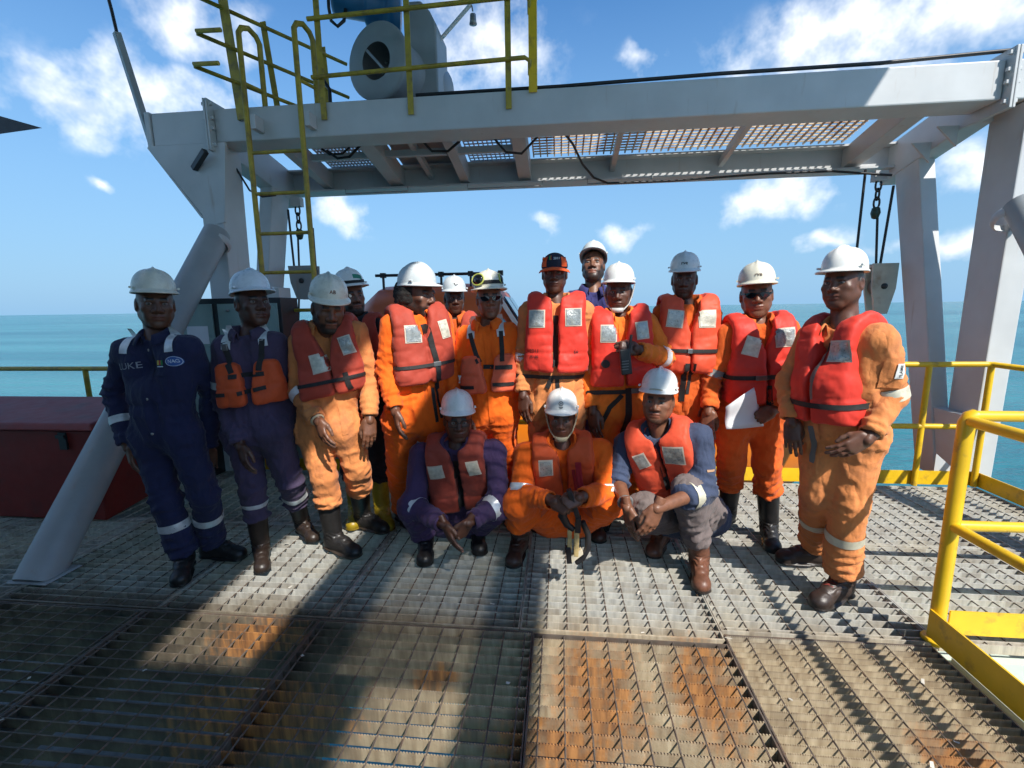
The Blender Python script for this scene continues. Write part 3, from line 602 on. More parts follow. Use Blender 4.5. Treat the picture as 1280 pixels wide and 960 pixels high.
for x in np.arange(-2.2, -.6, .37): m.tube([(x, 5.75, 1.84), (x, 5.75, 2.05)], .016, 6); m.box((x-.03, 5.72, 1.99), (x+.03, 5.78, 2.05))
m.build('grab_rail', M_DARK, lb)

# ------------------------------------------------------------------ unseen deck inferred above and behind the camera, shaped to shade the left side
ud = thing('upper_deck', (0, -3, 6.0), kind='structure'); HZ = 6.0
def lifted(x0, x1, y0, y1, z0, z1): k = SUN[0]*HZ, SUN[1]*HZ; return (x0+k[0], y0+k[1], z0), (x1+k[0], y1+k[1], z1)
def up_part(name, mat, *q): m = MB(); m.box(*lifted(*q)); return m.build(name, mat, ud)
up_part('deck_plate', M_GREYD, -8.5, -1.95, -1.0, 9.6, 6.0, 6.06)
m = MB(); m.box((-9, -1.45, -.2), (-.6, -1.3, 3.3)); m.build('shade_wall', material('shade_wall_dark', (.10, .11, .12), .6), ud)  # unseen dark wall, added to cut sky light on the near-left deck
up_part('deck_plate', M_GREYD, -1.95, -.80, -1.5, 1.70, 6.0, 6.06)
up_part('deck_beam', M_GREYD, -1.38, -1.06, 1.72, 9.0, 5.9, 6.1); up_part('deck_beam', M_GREYD, -.34, -.13, -1.5, 7.0, 5.9, 6.1)
up_part('deck_beam', M_GREYD, -1.94, .75, 6.45, 7.25, 6.12, 6.3)
m = MB()
for q in np.arange(1.72, 3.5, .09): m.box(*lifted(-1.05, -.35, q, q+.042, 5.98, 6.02))
tag(m.build('floor_mesh', M_GREYD, ud), kind='stuff')
# dark canopy corner reaching in at upper left
g = thing('canopy', (-4.6, 3.4, 2.9), 'dark pointed canopy corner jutting in at the upper left edge', 'canopy')
a, b_, c_ = PY(53, 160, 3.4), PY(-60, 128, 3.4), PY(-60, 176, 3.4)
m = MB(); m.prism([a, b_, c_], unit(ray(20, 160))*.35); m.build('roof_edge', material('dark_canopy', (.03, .03, .035), .5), g)
m = MB(); m.bar((b_+c_)/2+A(.02, .12, 0), (b_+c_)/2+A(-2.5, -1.6, .1), .12, .16); m.build('roof_beam', M_GREYD, g)

# paint flakes and scraps lying on the bars
m = MB(); rf = random.Random(3)
for k in range(70):
    x, y = rf.uniform(-2.6, 3.2), rf.uniform(1.35, 4.0); w_, d_, a = rf.uniform(.004, .022), rf.uniform(.003, .010), rf.uniform(0, pi); e1, e2 = A(cos(a), sin(a), 0)*w_, A(-sin(a), cos(a), 0)*d_; c0 = A(x, y, .008)
    m.add([c0-e1-e2, c0+e1-e2*.4, c0+e1*.7+e2, c0-e1*.8+e2*.8], [(0, 1, 2, 3)])
tag(m.build('paint_flakes', material('flake_white', (.55, .52, .45), .8, var=.3), deck), kind='stuff')
# ================================================================== people: implicit surfaces -> meshes
def smin(a, b, k):
    h = np.clip(.5+.5*(b-a)/k, 0, 1); return b+(a-b)*h-k*h*(1-h)
def smax(a, b, k): return -smin(-a, -b, k)
class Field:
    def __init__(s, lo, hi, h, big=.12):
        s.lo = np.array(lo, np.float32); s.h = h; s.n = np.ceil((np.array(hi)-s.lo)/h).astype(int)+1
        s.ax = [s.lo[i]+h*np.arange(s.n[i], dtype=np.float32) for i in range(3)]; s.D = np.full(tuple(s.n), big, np.float32)
    def block(s, lo, hi):
        i0 = np.clip(np.floor((np.array(lo)-s.lo)/s.h).astype(int), 0, s.n); i1 = np.clip(np.ceil((np.array(hi)-s.lo)/s.h).astype(int)+1, 0, s.n)
        if np.any(i1 <= i0): return None
        sl = tuple(slice(a, b) for a, b in zip(i0, i1))
        return sl, s.ax[0][sl[0]][:, None, None], s.ax[1][sl[1]][None, :, None], s.ax[2][sl[2]][None, None, :]
    def full(s): return s.ax[0][:, None, None], s.ax[1][None, :, None], s.ax[2][None, None, :]
    def apply(s, sl, d, k, op):
        cur = s.D[sl]
        s.D[sl] = smin(cur, d, k) if op == 'u' else smax(cur, -d, k)
    @staticmethod
    def d_cone(X, Y, Z, a, b, ra, rb, n=None, sc=1.):
        a = np.asarray(a, np.float32); b = np.asarray(b, np.float32); ba = b-a; L = float(ba@ba)+1e-9
        x, y, z = X-a[0], Y-a[1], Z-a[2]; t = np.clip((x*ba[0]+y*ba[1]+z*ba[2])/L, 0, 1)
        x = x-t*ba[0]; y = y-t*ba[1]; z = z-t*ba[2]
        if n is not None:
            q = (x*n[0]+y*n[1]+z*n[2])*(1/sc-1); x = x+q*n[0]; y = y+q*n[1]; z = z+q*n[2]
            return (np.sqrt(x*x+y*y+z*z)-(ra+(rb-ra)*t))*(sc if sc < 1 else 1.)
        return np.sqrt(x*x+y*y+z*z)-(ra+(rb-ra)*t)
    def sleeve(s, a, b, ra, rb, k=.012):
        # tapered tube of cloth with a flat, hollow end at b
        a = np.asarray(a, float); b = np.asarray(b, float); d = unit(b-a); e = b+d*.06; R = max(ra, rb)+k+.03
        B = s.block(np.minimum(a, e)-R, np.maximum(a, e)+R)
        if B is None: return
        X, Y, Z = B[1:]; v = s.d_cone(X, Y, Z, a, e, ra, rb+(rb-ra)*.06/(np.linalg.norm(b-a)+1e-6))
        v = smax(v, (X-b[0])*d[0]+(Y-b[1])*d[1]+(Z-b[2])*d[2], .006); v = np.maximum(v, -s.d_cone(X, Y, Z, b-d*.02, e+d*.05, rb-.016, rb-.016)); s.apply(B[0], v, k, 'u')
    def cone(s, a, b, ra, rb, k=.03, n=None, sc=1., op='u'):
        R = max(ra, rb)*max(1, sc)+k+.02; a = np.asarray(a, float); b = np.asarray(b, float)
        B = s.block(np.minimum(a, b)-R, np.maximum(a, b)+R)
        if B is None: return
        s.apply(B[0], s.d_cone(B[1], B[2], B[3], a, b, ra, rb, n, sc), k, op)
    def ell(s, c, r, k=.02, op='u', M=None):
        R = max(r)+k+.015; c = np.asarray(c, float); B = s.block(c-R, c+R)
        if B is None: return
        x, y, z = B[1]-c[0], B[2]-c[1], B[3]-c[2]
        if M is not None: x, y, z = (M[0][i]*x+M[1][i]*y+M[2][i]*z for i in range(3))
        k0 = np.sqrt((x/r[0])**2+(y/r[1])**2+(z/r[2])**2); k1 = np.sqrt((x/r[0]**2)**2+(y/r[1]**2)**2+(z/r[2]**2)**2)
        s.apply(B[0], k0*(k0-1)/(k1+1e-6), k, op)
    def mesh(s, iso=0., smooth=1, step=1):
        D = s.D[::step, ::step, ::step]-iso; D = D.copy(); D[0], D[-1], D[:, 0], D[:, -1], D[:, :, 0], D[:, :, -1] = (.05,)*6
        h = s.h*step; S = D < 0
        c = [S[i:S.shape[0]-1+i, j:S.shape[1]-1+j, k:S.shape[2]-1+k] for i in (0, 1) for j in (0, 1) for k in (0, 1)]
        cnt = sum(q.astype(np.int8) for q in c); act = (cnt > 0) & (cnt < 8); idx = np.argwhere(act)
        if len(idx) == 0: return np.zeros((0, 3)), np.zeros((0, 4), int)
        ids = np.full(act.shape, -1, np.int64); ids[act] = np.arange(len(idx))
        cor = np.array([(i, j, k) for i in (0, 1) for j in (0, 1) for k in (0, 1)])
        vals = np.stack([D[idx[:, 0]+q[0], idx[:, 1]+q[1], idx[:, 2]+q[2]] for q in cor], 1)
        pos = np.zeros((len(idx), 3)); num = np.zeros(len(idx))
        for a in range(8):
            for b in range(a+1, 8):
                if abs(cor[a]-cor[b]).sum() != 1: continue
                va, vb = vals[:, a], vals[:, b]; m = (va < 0) != (vb < 0); t = np.where(m, va/np.where(m, va-vb, 1), 0)
                pos += np.where(m[:, None], cor[a]+(cor[b]-cor[a])*t[:, None], 0); num += m
        V = s.lo+(idx+pos/num[:, None])*h; F = []
        for ax in range(3):
            a1, a2 = (ax+1) % 3, (ax+2) % 3
            sl0 = [slice(None)]*3; sl1 = [slice(None)]*3; sl0[ax] = slice(0, -1); sl1[ax] = slice(1, None)
            A0, A1 = S[tuple(sl0)], S[tuple(sl1)]; e = np.argwhere(A0 != A1)
            e = e[(e[:, a1] > 0) & (e[:, a2] > 0) & (e[:, a1] < S.shape[a1]-1) & (e[:, a2] < S.shape[a2]-1)]
            def cid(d1, d2):
                q = e.copy(); q[:, a1] += d1; q[:, a2] += d2; return ids[q[:, 0], q[:, 1], q[:, 2]]
            quad = np.stack([cid(-1, -1), cid(0, -1), cid(0, 0), cid(-1, 0)], 1)
            ins = A0[e[:, 0], e[:, 1], e[:, 2]]; quad[~ins] = quad[~ins][:, ::-1]; F.append(quad)
        F = np.concatenate(F); F = F[(F >= 0).all(1)]
        for _ in range(smooth): V = relax(V, F)
        return V, F
def relax(V, F, lam=.5):
    acc = np.zeros_like(V); n = np.zeros(len(V))
    for i in range(4):
        a, b = F[:, i], F[:, (i+1) % 4]
        for p, q in ((a, b), (b, a)):
            for c in range(3): acc[:, c] += np.bincount(p, V[q, c], len(V))
            n += np.bincount(p, minlength=len(V))
    return V+lam*(acc/np.maximum(n, 1)[:, None]-V)
def vnormals(V, F):
    d1 = V[F[:, 2]]-V[F[:, 0]]; d2 = V[F[:, 3]]-V[F[:, 1]]; fn = np.cross(d1, d2); N_ = np.zeros_like(V)
    for i in range(4):
        for c in range(3): N_[:, c] += np.bincount(F[:, i], fn[:, c], len(V))
    return N_/(np.linalg.norm(N_, axis=1)[:, None]+1e-12)
def vnoise(P, seed=0):
    P = np.asarray(P, float)+seed*17.31; i = np.floor(P).astype(np.int64); f = P-i; f = f*f*(3-2*f); r = np.zeros(len(P))
    for dx in (0, 1):
        for dy in (0, 1):
            for dz in (0, 1):
                h = ((i[:, 0]+dx)*73856093) ^ ((i[:, 1]+dy)*19349663) ^ ((i[:, 2]+dz)*83492791); h = (h ^ (h >> 13))*1274126177 & 0x7fffffff
                w = np.where(dx, f[:, 0], 1-f[:, 0])*np.where(dy, f[:, 1], 1-f[:, 1])*np.where(dz, f[:, 2], 1-f[:, 2]); r += w*((h >> 8) & 0xffff)/65535.
    return r
def np_object(name, V, F, mat, parent, col=None, smooth=True):
    base = A(*parent.location)+(A(*parent.parent.location) if parent.parent is not None else 0)
    me = bpy.data.meshes.new(name); V = np.asarray(V)-base
    me.vertices.add(len(V)); me.vertices.foreach_set('co', V.astype(np.float32).ravel())
    F = [f for f in F] if not isinstance(F, np.ndarray) else F
    k = F.shape[1]; me.loops.add(F.size); me.loops.foreach_set('vertex_index', F.astype(np.int32).ravel())
    me.polygons.add(len(F)); me.polygons.foreach_set('loop_start', np.arange(0, F.size, k, dtype=np.int32))
    me.polygons.foreach_set('use_smooth', np.full(len(F), smooth)); me.update(calc_edges=True)
    if col is not None:
        at = me.color_attributes.new('Col', 'FLOAT_COLOR', 'POINT'); at.data.foreach_set('color', np.concatenate([col, np.ones((len(col), 1))], 1).astype(np.float32).ravel())
    me.materials.append(mat); o = bpy.data.objects.new(name, me); COL.objects.link(o); o.parent = parent; return o
def merge(parts):
    Vs, Fs, Cs, o = [], [], [], 0
    for V, F, C in parts: Vs.append(V); Fs.append(F+o); Cs.append(C); o += len(V)
    return np.concatenate(Vs), np.concatenate(Fs), np.concatenate(Cs)
def bvh(V, F): return BVHTree.FromPolygons([tuple(v) for v in V], [tuple(map(int, f)) for f in F])

def attr_mat(name, rough, spec=.5, bump=0., bs=200.):
    m = bpy.data.materials.new(name); m.use_nodes = True; t = m.node_tree; n = NT(t); b = t.nodes['Principled BSDF']
    a = n.n('ShaderNodeVertexColor', layer_name='Col'); g = n.n('ShaderNodeNewGeometry')
    v = n.ramp(n.noise(g.outputs['Position'], 35, 4), [(.3, .8), (.7, 1.15)]); n.l(n.mix(1., a.outputs[0], v, 'MULTIPLY'), b.inputs['Base Color'])
    b.inputs['Roughness'].default_value = rough; b.inputs['Specular IOR Level'].default_value = spec
    if bump:
        bp = n.n('ShaderNodeBump'); bp.inputs['Strength'].default_value = bump; bp.inputs['Distance'].default_value = .003
        n.l(n.noise(g.outputs['Position'], bs, 3), bp.inputs['Height']); n.l(bp.outputs[0], b.inputs['Normal'])
    return m
M_SKIN = attr_mat('skin', .42, .45, .25, 260.); M_BOOT = attr_mat('boot_leather', .42, .5, .4, 60.)
def cloth(name, col, dirt=(.1, .07, .05), amt=.15, rough=.85, bump=.85, sheen=.08, dscale=5.):
    if name in MATS: return MATS[name]
    def ex(n, b, P, cc):
        b.inputs['Sheen Weight'].default_value = sheen; b.inputs['Sheen Roughness'].default_value = .5
        h1 = n.noise(P, 26, 3, .5); mp = n.n('ShaderNodeMapping'); mp.inputs['Scale'].default_value = (1, 1, .45); n.l(P, mp.inputs[0])
        h2 = n.noise(mp.outputs[0], 14, 2, .5); wv = n.noise(P, 420, 2)
        r = n.math('ABSOLUTE', n.math('SUBTRACT', h2, .5))
        h = n.math('ADD', n.math('MULTIPLY', h1, .28), n.math('ADD', n.math('MULTIPLY', r, 1.3), n.math('MULTIPLY', wv, .06)))
        bp = n.n('ShaderNodeBump'); bp.inputs['Strength'].default_value = bump; bp.inputs['Distance'].default_value = .02
        n.l(h, bp.inputs['Height']); n.l(bp.outputs[0], b.inputs['Normal'])
    return material(name, col, rough, var=.13, vscale=6, dirt=dirt, dirt_amt=amt, dirt_scale=dscale, spec=.25, extra=ex)
M_REFL = material('reflective_tape', (.62, .64, .65), .35, var=.12, vscale=30, spec=.6, metal=.25, dirt=(.4, .38, .33), dirt_amt=.1, dirt_scale=20)
M_REFLY = material('reflective_tape_yellowed', (.60, .57, .44), .4, var=.12, vscale=30, spec=.6, metal=.15, dirt=(.35, .3, .2), dirt_amt=.2, dirt_scale=20)
M_PATCH = material('silver_reflective_patch', (.36, .38, .37), .3, var=.25, vscale=40, metal=.45, bump=.35, bscale=60, dirt=(.5, .46, .35), dirt_amt=.25, dirt_scale=18)
M_PATCHW = material('pale_reflective_patch', (.60, .57, .47), .4, var=.2, vscale=40, metal=.15, bump=.35, bscale=60, dirt=(.42, .36, .25), dirt_amt=.25, dirt_scale=18)
M_PATCHB = material('patch_border', (.62, .52, .42), .7, var=.1)
M_WEB = material('black_webbing', (.014, .013, .013), .7, var=.25, vscale=40, bump=.3, bscale=300)
M_BUCKLE = material('grey_buckle', (.18, .18, .18), .3, metal=.6)
M_INK = material('dark_print', (.02, .018, .02), .6)
M_LENS = material('dark_lens', (.006, .006, .008), .08, var=.1, spec=.8)

# ------------------------------------------------------------------ head
def frame(fwd, up=(0, 0, 1)):
    f = unit(fwd); r = unit(np.cross(f, up)); u = np.cross(r, f); return np.stack([r, f, u], 1)   # columns: x right, y fwd, z up
def sphere(c, r, n=12, m=8):
    V = []; F = []
    for j in range(m+1):
        for i in range(n):
            a = 2*pi*i/n; b = pi*j/m; V.append((c[0]+r[0]*sin(b)*cos(a), c[1]+r[1]*sin(b)*sin(a), c[2]+r[2]*cos(b)))
    for j in range(m):
        for i in range(n): F.append((j*n+i, j*n+(i+1) % n, (j+1)*n+(i+1) % n, (j+1)*n+i))
    return np.array(V), np.array(F)
def head_mesh(p):
    w = p.get('face_w', 1.); jaw = p.get('jaw', 1.); smile = p.get('smile', 0.); seed = p['seed']
    f = Field((-.105, -.13, -.235), (.105, .13, .13), .0042, .06)
    f.ell((0, -.012, .03), (.076, .097, .085), .02); f.ell((0, .030, -.028), (.064*w, .062, .082), .03)
    for s in (-1, 1):
        f.cone((s*.050*jaw, -.005, -.055), (s*.018*jaw, .060, -.098), .022, .020, .03)
        f.ell((s*.043*w, .060, -.022), (.020, .017, .016), .02)
        f.ell((s*.030, .062, -.060), (.022*jaw, .020, .024), .02)
    f.ell((0, .070, -.098), (.023*jaw, .018, .018), .02)
    f.cone((-.034, .080, .022), (.034, .080, .022), .010, .010, .014)
    for s in (-1, 1): f.ell((s*.031, .096, .003), (.0195, .016, .0125), .010, 's')
    f.cone((0, .086, .012), (0, .103, -.028), .008, .0125, .010)
    for s in (-1, 1): f.ell((s*.0155, .094, -.034), (.0115, .012, .0095), .006)
    f.cone((0, .088, -.046), (0, .091, -.052), .007, .006, .01)
    f.ell((0, .086, -.0605), (.027+.004*smile, .0125, .0082), .006); f.ell((0, .0835, -.0735), (.024+.003*smile, .013, .0092), .006)
    f.cone((-.026-.004*smile, .088, -.067+.005*smile), (0, .1005, -.0668), .0022, .0022, .003, op='s'); f.cone((.026+.004*smile, .088, -.067+.005*smile), (0, .1005, -.0668), .0022, .0022, .003, op='s')
    for s in (-1, 1):
        f.ell((s*.0775, -.012, -.008), (.0105, .020, .032), .008); f.ell((s*.086, -.008, -.004), (.007, .012, .02), .006, 's')
        f.cone((s*.0315-.013, .0875, .0135), (s*.0315+.013, .0875, .0135), .0035, .0035, .004)      # upper lid
    f.cone((0, -.025, -.06), (0, -.040, -.235), .056, .064, .035)
    if p.get('beard') == 'full': f.ell((0, .062, -.098), (.034, .028, .026), .02); f.cone((-.05, .0, -.06), (-.02, .06, -.1), .023, .022, .02); f.cone((.05, .0, -.06), (.02, .06, -.1), .023, .022, .02)
    V, F = f.mesh(smooth=1)
    x, y, z = V.T; sk = np.array(p.get('skin', (.085, .042, .026)))*np.array([1.8, 1.52, 1.36]); C = np.tile(sk, (len(V), 1))
    C *= (.9+.25*vnoise(V*30, seed))[:, None]
    def blend(mask, c): C[:] = C*(1-mask[:, None])+np.array(c)*mask[:, None]
    sm = lambda v, a, b: np.clip((v-a)/(b-a), 0, 1)
    nz = vnoise(V*140, seed)
    blend(sm(y, .075, .085)*sm(-abs(z+.067), -.017, -.012)*sm(-abs(x), -.030, -.022)*.7, sk*np.array([1.15, .80, .85]))
    blend(sm(y, .088, .094)*sm(-abs(z+.010), -.03, .01)*.25, sk*1.4)
    blend(sm(-abs(z-.026-.06*0), -.0085, -.005)*sm(abs(x), .010, .014)*sm(-abs(x), -.050, -.042)*sm(y, .05, .06), (.012, .009, .008))
    hair = sm(z+.9*np.maximum(-y, 0)*.0, .0, .012)*sm(-y, -.03, -.015)*(1-sm(abs(x), .08, .083)) if p.get('hair', True) else np.zeros(len(V))
    blend(hair*np.clip(sm(z, -.045, -.03)+sm(z, .05, .06), 0, 1), (.010, .008, .007))
    bd = p.get('beard')
    if bd:
        jawm = sm(-z, .050 if bd == 'full' else .083, .064 if bd == 'full' else .095)*sm(y, -.03, -.01)*sm(z, -.135, -.115)
        lips = sm(y, .078, .084)*sm(-abs(z+.067), -.016, -.012)*sm(-abs(x), -.030, -.024); must = sm(-abs(z+.047), -.010, -.006)*sm(-abs(x), -.036, -.028)*sm(y, .07, .075)
        side = sm(-abs(x), -.2, -.2)*sm(abs(x), .052, .06)*sm(-z, .0, .03)*sm(y, -.02, -.005)*sm(z, -.1, -.08) if bd == 'full' else 0
        mk = np.clip(jawm*(1-lips)+must*.8+side, 0, 1)*(.72+.28*nz); blend(mk*(1. if bd == 'full' else .85), (.010, .008, .007))
    parts = [(V, F, C)]
    if not p.get('eyes_closed'):
        for s in (-1, 1):
            Ve, Fe = sphere((s*.031, .0745, .0025), (.0135, .0125, .0098)); dx = Ve[:, 0]-s*.031-.004*p.get('gaze', 0); dz = Ve[:, 2]-.0025
            ce = np.where(((dx**2+dz**2) < .0053**2)[:, None] & (Ve[:, 1] > .075)[:, None], np.array([.012, .008, .006]), np.array([.20, .17, .15])); parts.append((Ve, Fe, ce))
    return merge(parts)

# ------------------------------------------------------------------ hands (right hand: fingers +y, back of hand +z, thumb -x)
_hands = {}
def hand_mesh(pose):
    if pose in _hands: return _hands[pose]
    curl = {'relax': (14, 20, 14), 'loose': (9, 14, 10), 'fist': (72, 88, 60), 'grip': (60, 74, 48), 'flat': (4, 6, 4), 'hold': (38, 50, 30)}[pose]
    f = Field((-.085, -.06, -.11), (.075, .21, .06), .0036, .05)
    f.cone((0, -.055, 0), (0, .0, 0), .027, .027, .02, n=(0, 0, 1), sc=.8)
    f.cone((-.022, .018, -.002), (-.026, .085, 0), .021, .0155, .014, n=(0, 0, 1), sc=.75); f.cone((.0, .015, 0), (0, .088, .002), .022, .016, .014, n=(0, 0, 1), sc=.75); f.cone((.020, .018, -.002), (.026, .078, -.002), .020, .015, .014, n=(0, 0, 1), sc=.75)
    for i, (x, y, L, r) in enumerate(((-.031, .088, (.040, .026, .020), .0098), (-.0105, .093, (.045, .030, .021), .0102), (.0105, .089, (.041, .028, .020), .0098), (.029, .078, (.032, .021, .017), .0086))):
        p0 = np.array([x, y-.006, .001]); ang = 0; sp = (x+.002)*(.9 if pose in ('relax', 'loose', 'flat') else .3)
        for j in range(3):
            ang += radians(curl[j]*(1+.10*(i-1))); d = np.array([sp*2.2*cos(ang), cos(ang), -sin(ang)]); d /= np.linalg.norm(d); p1 = p0+d*L[j]
            f.cone(p0, p1, r*(1-.06*j), r*(1-.06*(j+1)), .0035); p0 = p1
    tc_ = {'relax': .35, 'loose': .2, 'fist': .9, 'grip': .8, 'flat': .1, 'hold': .6}[pose]
    p0 = np.array([-.026, .012, -.006]); p1 = p0+np.array([-.019, .038, -.008-.016*tc_]); p2 = p1+np.array([-.004+.012*tc_, .031, -.004-.016*tc_]); p3 = p2+np.array([.001+.016*tc_, .025, -.003-.010*tc_])
    f.cone(p0, p1, .0165, .0135, .012); f.cone(p1, p2, .0125, .0110, .004); f.cone(p2, p3, .0110, .0090, .003)
    V, F = f.mesh(smooth=1); _hands[pose] = (V, F); return V, F

# ------------------------------------------------------------------ boots (toe +y, sole z=0, ankle over origin)
_boots = {}
def boot_mesh(kind):
    if kind in _boots: return _boots[kind]
    top = {'tall': .34, 'mid': .24, 'low': .13}[kind]
    f = Field((-.09, -.11, -.01), (.09, .26, top+.04), .0065, .06)
    r0 = .058 if kind != 'low' else .052
    f.cone((0, -.012, .085), (0, -.012, top-.01), r0*.95, r0*1.12, .03); f.ell((0, -.04, .05), (.043, .05, .055), .03)
    f.cone((0, .02, .058), (0, .14, .040), .050, .042, .03, n=(1, 0, 0), sc=.92); f.ell((0, .165, .036), (.050, .055, .042), .025); f.ell((0, .07, .075), (.04, .06, .035), .03)
    f.cone((0, -.05, .013), (0, -.045, .013), .046, .046, .004, n=(0, 0, 1), sc=.3); f.cone((0, .05, .010), (0, .165, .010), .050, .054, .004, n=(0, 0, 1), sc=.24); f.cone((0, -.02, .010), (0, .1, .010), .040, .048, .004, n=(0, 0, 1), sc=.24)
    X, Y, Z = f.full(); f.D = smax(f.D, (.002-Z)+0*X+0*Y, .002); f.D = smax(f.D, (Z-top)+0*X+0*Y, .006)
    V, F = f.mesh(smooth=1); z = V[:, 2]; N_ = vnormals(V, F)
    crease = np.exp(-((z-.115)/.035)**2)*.0035*np.sin(z*260+3*vnoise(V*25, 3)*6)+np.where(z > .16, .003*(vnoise(V*[18, 18, 9], 5)-.5)*2, 0); V = V+N_*crease[:, None]
    _boots[kind] = (V, F); return V, F

# ------------------------------------------------------------------ hard hat (origin at head centre, y forward)
def hat_shell(brim_all=False, seed=0):
    V = []; F = []; nu, nv = 48, 14
    def R(a, t):   # a angle (0 = right, pi/2 = front), t 0 brim..1 crown
        ph = t*pi/2; rx, ry = .093, .119; rr = cos(ph)**.82; h = .104*sin(ph)**.9
        ridge = .006*math.exp(-(cos(a)/.16)**2)*sin(ph)**.6*(1 if t < .999 else 1)+.0035*math.exp(-((abs(cos(a))-.42)/.09)**2)*sin(ph*1.2)
        return cos(a)*rx*rr, sin(a)*ry*rr-.008, .072+h+ridge*.9+(.006*sin(ph) if abs(cos(a)) < .16 else 0)
    for j in range(nv):
        t = j/(nv-1)*.985
        for i in range(nu): V.append(R(2*pi*i/nu, t))
    for j in range(nv-1):
        for i in range(nu): F.append((j*nu+i, j*nu+(i+1) % nu, (j+1)*nu+(i+1) % nu, (j+1)*nu+i))
    V.append((0, -.008, .072+.104+.010)); c = len(V)-1
    for i in range(nu): k = (nv-1)*nu; F.append((k+i, k+(i+1) % nu, c, c))
    rings = []
    for (out, dz) in ((.004, -.006), (1., -.012), (1.04, -.016), (1., -.020), (.25, -.013), (-.12, -.008), (-.14, .03)):
        row = []
        for i in range(nu):
            a = 2*pi*i/nu; fr = max(0, sin(a)); ex = (.006+.036*fr**1.6) if not brim_all else (.018+.020*fr)
            x, y, z = R(a, 0); n_ = np.array([cos(a)*1.1, sin(a), 0]); n_ /= np.linalg.norm(n_); e = out*ex if out > 0 else out*.1
            row.append((x+n_[0]*e, y+n_[1]*e, z+dz-.012*max(0, out)*fr*.6))
        rings.append(row)
    prev = list(range(nu))
    for row in rings:
        k = len(V); V += row
        for i in range(nu): F.append((prev[i], prev[(i+1) % nu], k+(i+1) % nu, k+i)[::-1])
        prev = list(range(k, k+nu))
    return np.array(V), np.array(F)
HAT = hat_shell(); HATB = hat_shell(True)
def hat_mat(name, col): return material(name, col, .28, var=.05, vscale=14, dirt=tuple(c*.62 for c in col), dirt_amt=.10, dirt_scale=16, spec=.5)

# ------------------------------------------------------------------ lettering laid onto a surface
_txt = {}
def text_polys(s, bold=False):
    if s in _txt: return _txt[s]
    cu = bpy.data.curves.new('t', 'FONT'); cu.body = s; cu.align_x = 'CENTER'; cu.align_y = 'CENTER'; cu.resolution_u = 3; cu.offset = .012 if bold else 0
    o = bpy.data.objects.new('t', cu); COL.objects.link(o); bpy.context.view_layer.update(); dg = bpy.context.evaluated_depsgraph_get()
    me = bpy.data.meshes.new_from_object(o.evaluated_get(dg)); V = np.array([v.co[:] for v in me.vertices]); F = [tuple(p.vertices) for p in me.polygons]
    bpy.data.objects.remove(o); bpy.data.curves.remove(cu); bpy.data.meshes.remove(me); _txt[s] = (V, F); return V, F
def lay(name, pts2, faces, org, ex, ey, nrm, tree, mat, parent, off=.004, dist=.5):
    """2-D shape laid onto a surface: cast from outside along -nrm"""
    org, ex, ey, nrm = map(lambda q: np.asarray(q, float), (org, ex, ey, nrm)); V = []
    last = None
    for u, v in pts2:
        p = org+ex*u+ey*v+nrm*.3; h = tree.ray_cast(Vector(p), Vector(-nrm), .3+dist)
        q = A(*h[0]) if h[0] is not None else (org+ex*u+ey*v if last is None else last+0*nrm)
        if h[0] is None and last is not None: q = org+ex*u+ey*v+nrm*np.dot(last-org, nrm)
        else: last = q
        V.append(q+nrm*off)
    m = MB(); m.add(V, faces, True); return m.build(name, mat, parent, fix=False)
def grid2(w, h, nu=6, nv=6, shape=None, r=0.):
    P = [((i/nu-.5)*w, (j/nv-.5)*h) for j in range(nv+1) for i in range(nu+1)]; F = [(j*(nu+1)+i, j*(nu+1)+i+1, (j+1)*(nu+1)+i+1, (j+1)*(nu+1)+i) for j in range(nv) for i in range(nu)]
    if shape: P = [shape(*p) for p in P]
    return P, F
def strip2(path, w):
    P = []; F = []; path = [np.array(p, float) for p in path]; dense = []
    for a, b in zip(path[:-1], path[1:]):
        n = max(2, int(np.linalg.norm(b-a)/.02)); dense += [a+(b-a)*t for t in np.linspace(0, 1, n, endpoint=False)]
    dense.append(path[-1])
    for i, p in enumerate(dense):
        d = unit(dense[min(i+1, len(dense)-1)]-dense[max(i-1, 0)]); nn_ = np.array([-d[1], d[0]]); P += [tuple(p-nn_*w/2), tuple(p), tuple(p+nn_*w/2)]
    for i in range(len(dense)-1):
        for k in (0, 1): F.append((3*i+k, 3*i+3+k, 3*i+4+k, 3*i+1+k)[::-1])
    return P, F
def ring_band(name, c, axis, w, tree, mat, parent, rdef=.09, rmax=.15, n=36, off=.0035, rows=3):
    c = np.asarray(c, float); ax = unit(axis); e1 = unit(np.cross(ax, (0, 1, .1))); e2 = np.cross(ax, e1); V = []; F = []
    R = np.zeros((rows, n))
    for j in range(rows):
        cc = c+ax*w*(j/(rows-1)-.5)
        for i in range(n):
            a = 2*pi*i/n; d = e1*cos(a)+e2*sin(a); h = tree.ray_cast(Vector(cc), Vector(d), rmax); R[j, i] = h[3] if h[0] is not None else np.nan
    med = np.nanmedian(R) if np.isfinite(R).any() else rdef; R = np.where(np.isfinite(R), R, med); R = np.where(np.isfinite(R), R, rdef); R = np.clip(R, rdef*.72, rdef*1.22)
    for _ in range(1): R = (R+np.roll(R, 1, 1)+np.roll(R, -1, 1))/3*.5+np.maximum(R, (np.roll(R, 1, 1)+np.roll(R, -1, 1))/2)*.5
    for j in range(rows):
        cc = c+ax*w*(j/(rows-1)-.5)
        for i in range(n): a = 2*pi*i/n; V.append(cc+(e1*cos(a)+e2*sin(a))*(R[j, i]+off))
    for j in range(rows-1):
        for i in range(n): F.append((j*n+i, j*n+(i+1) % n, (j+1)*n+(i+1) % n, (j+1)*n+i))
    m = MB(); m.add(V, F, True); return m.build(name, mat, parent)
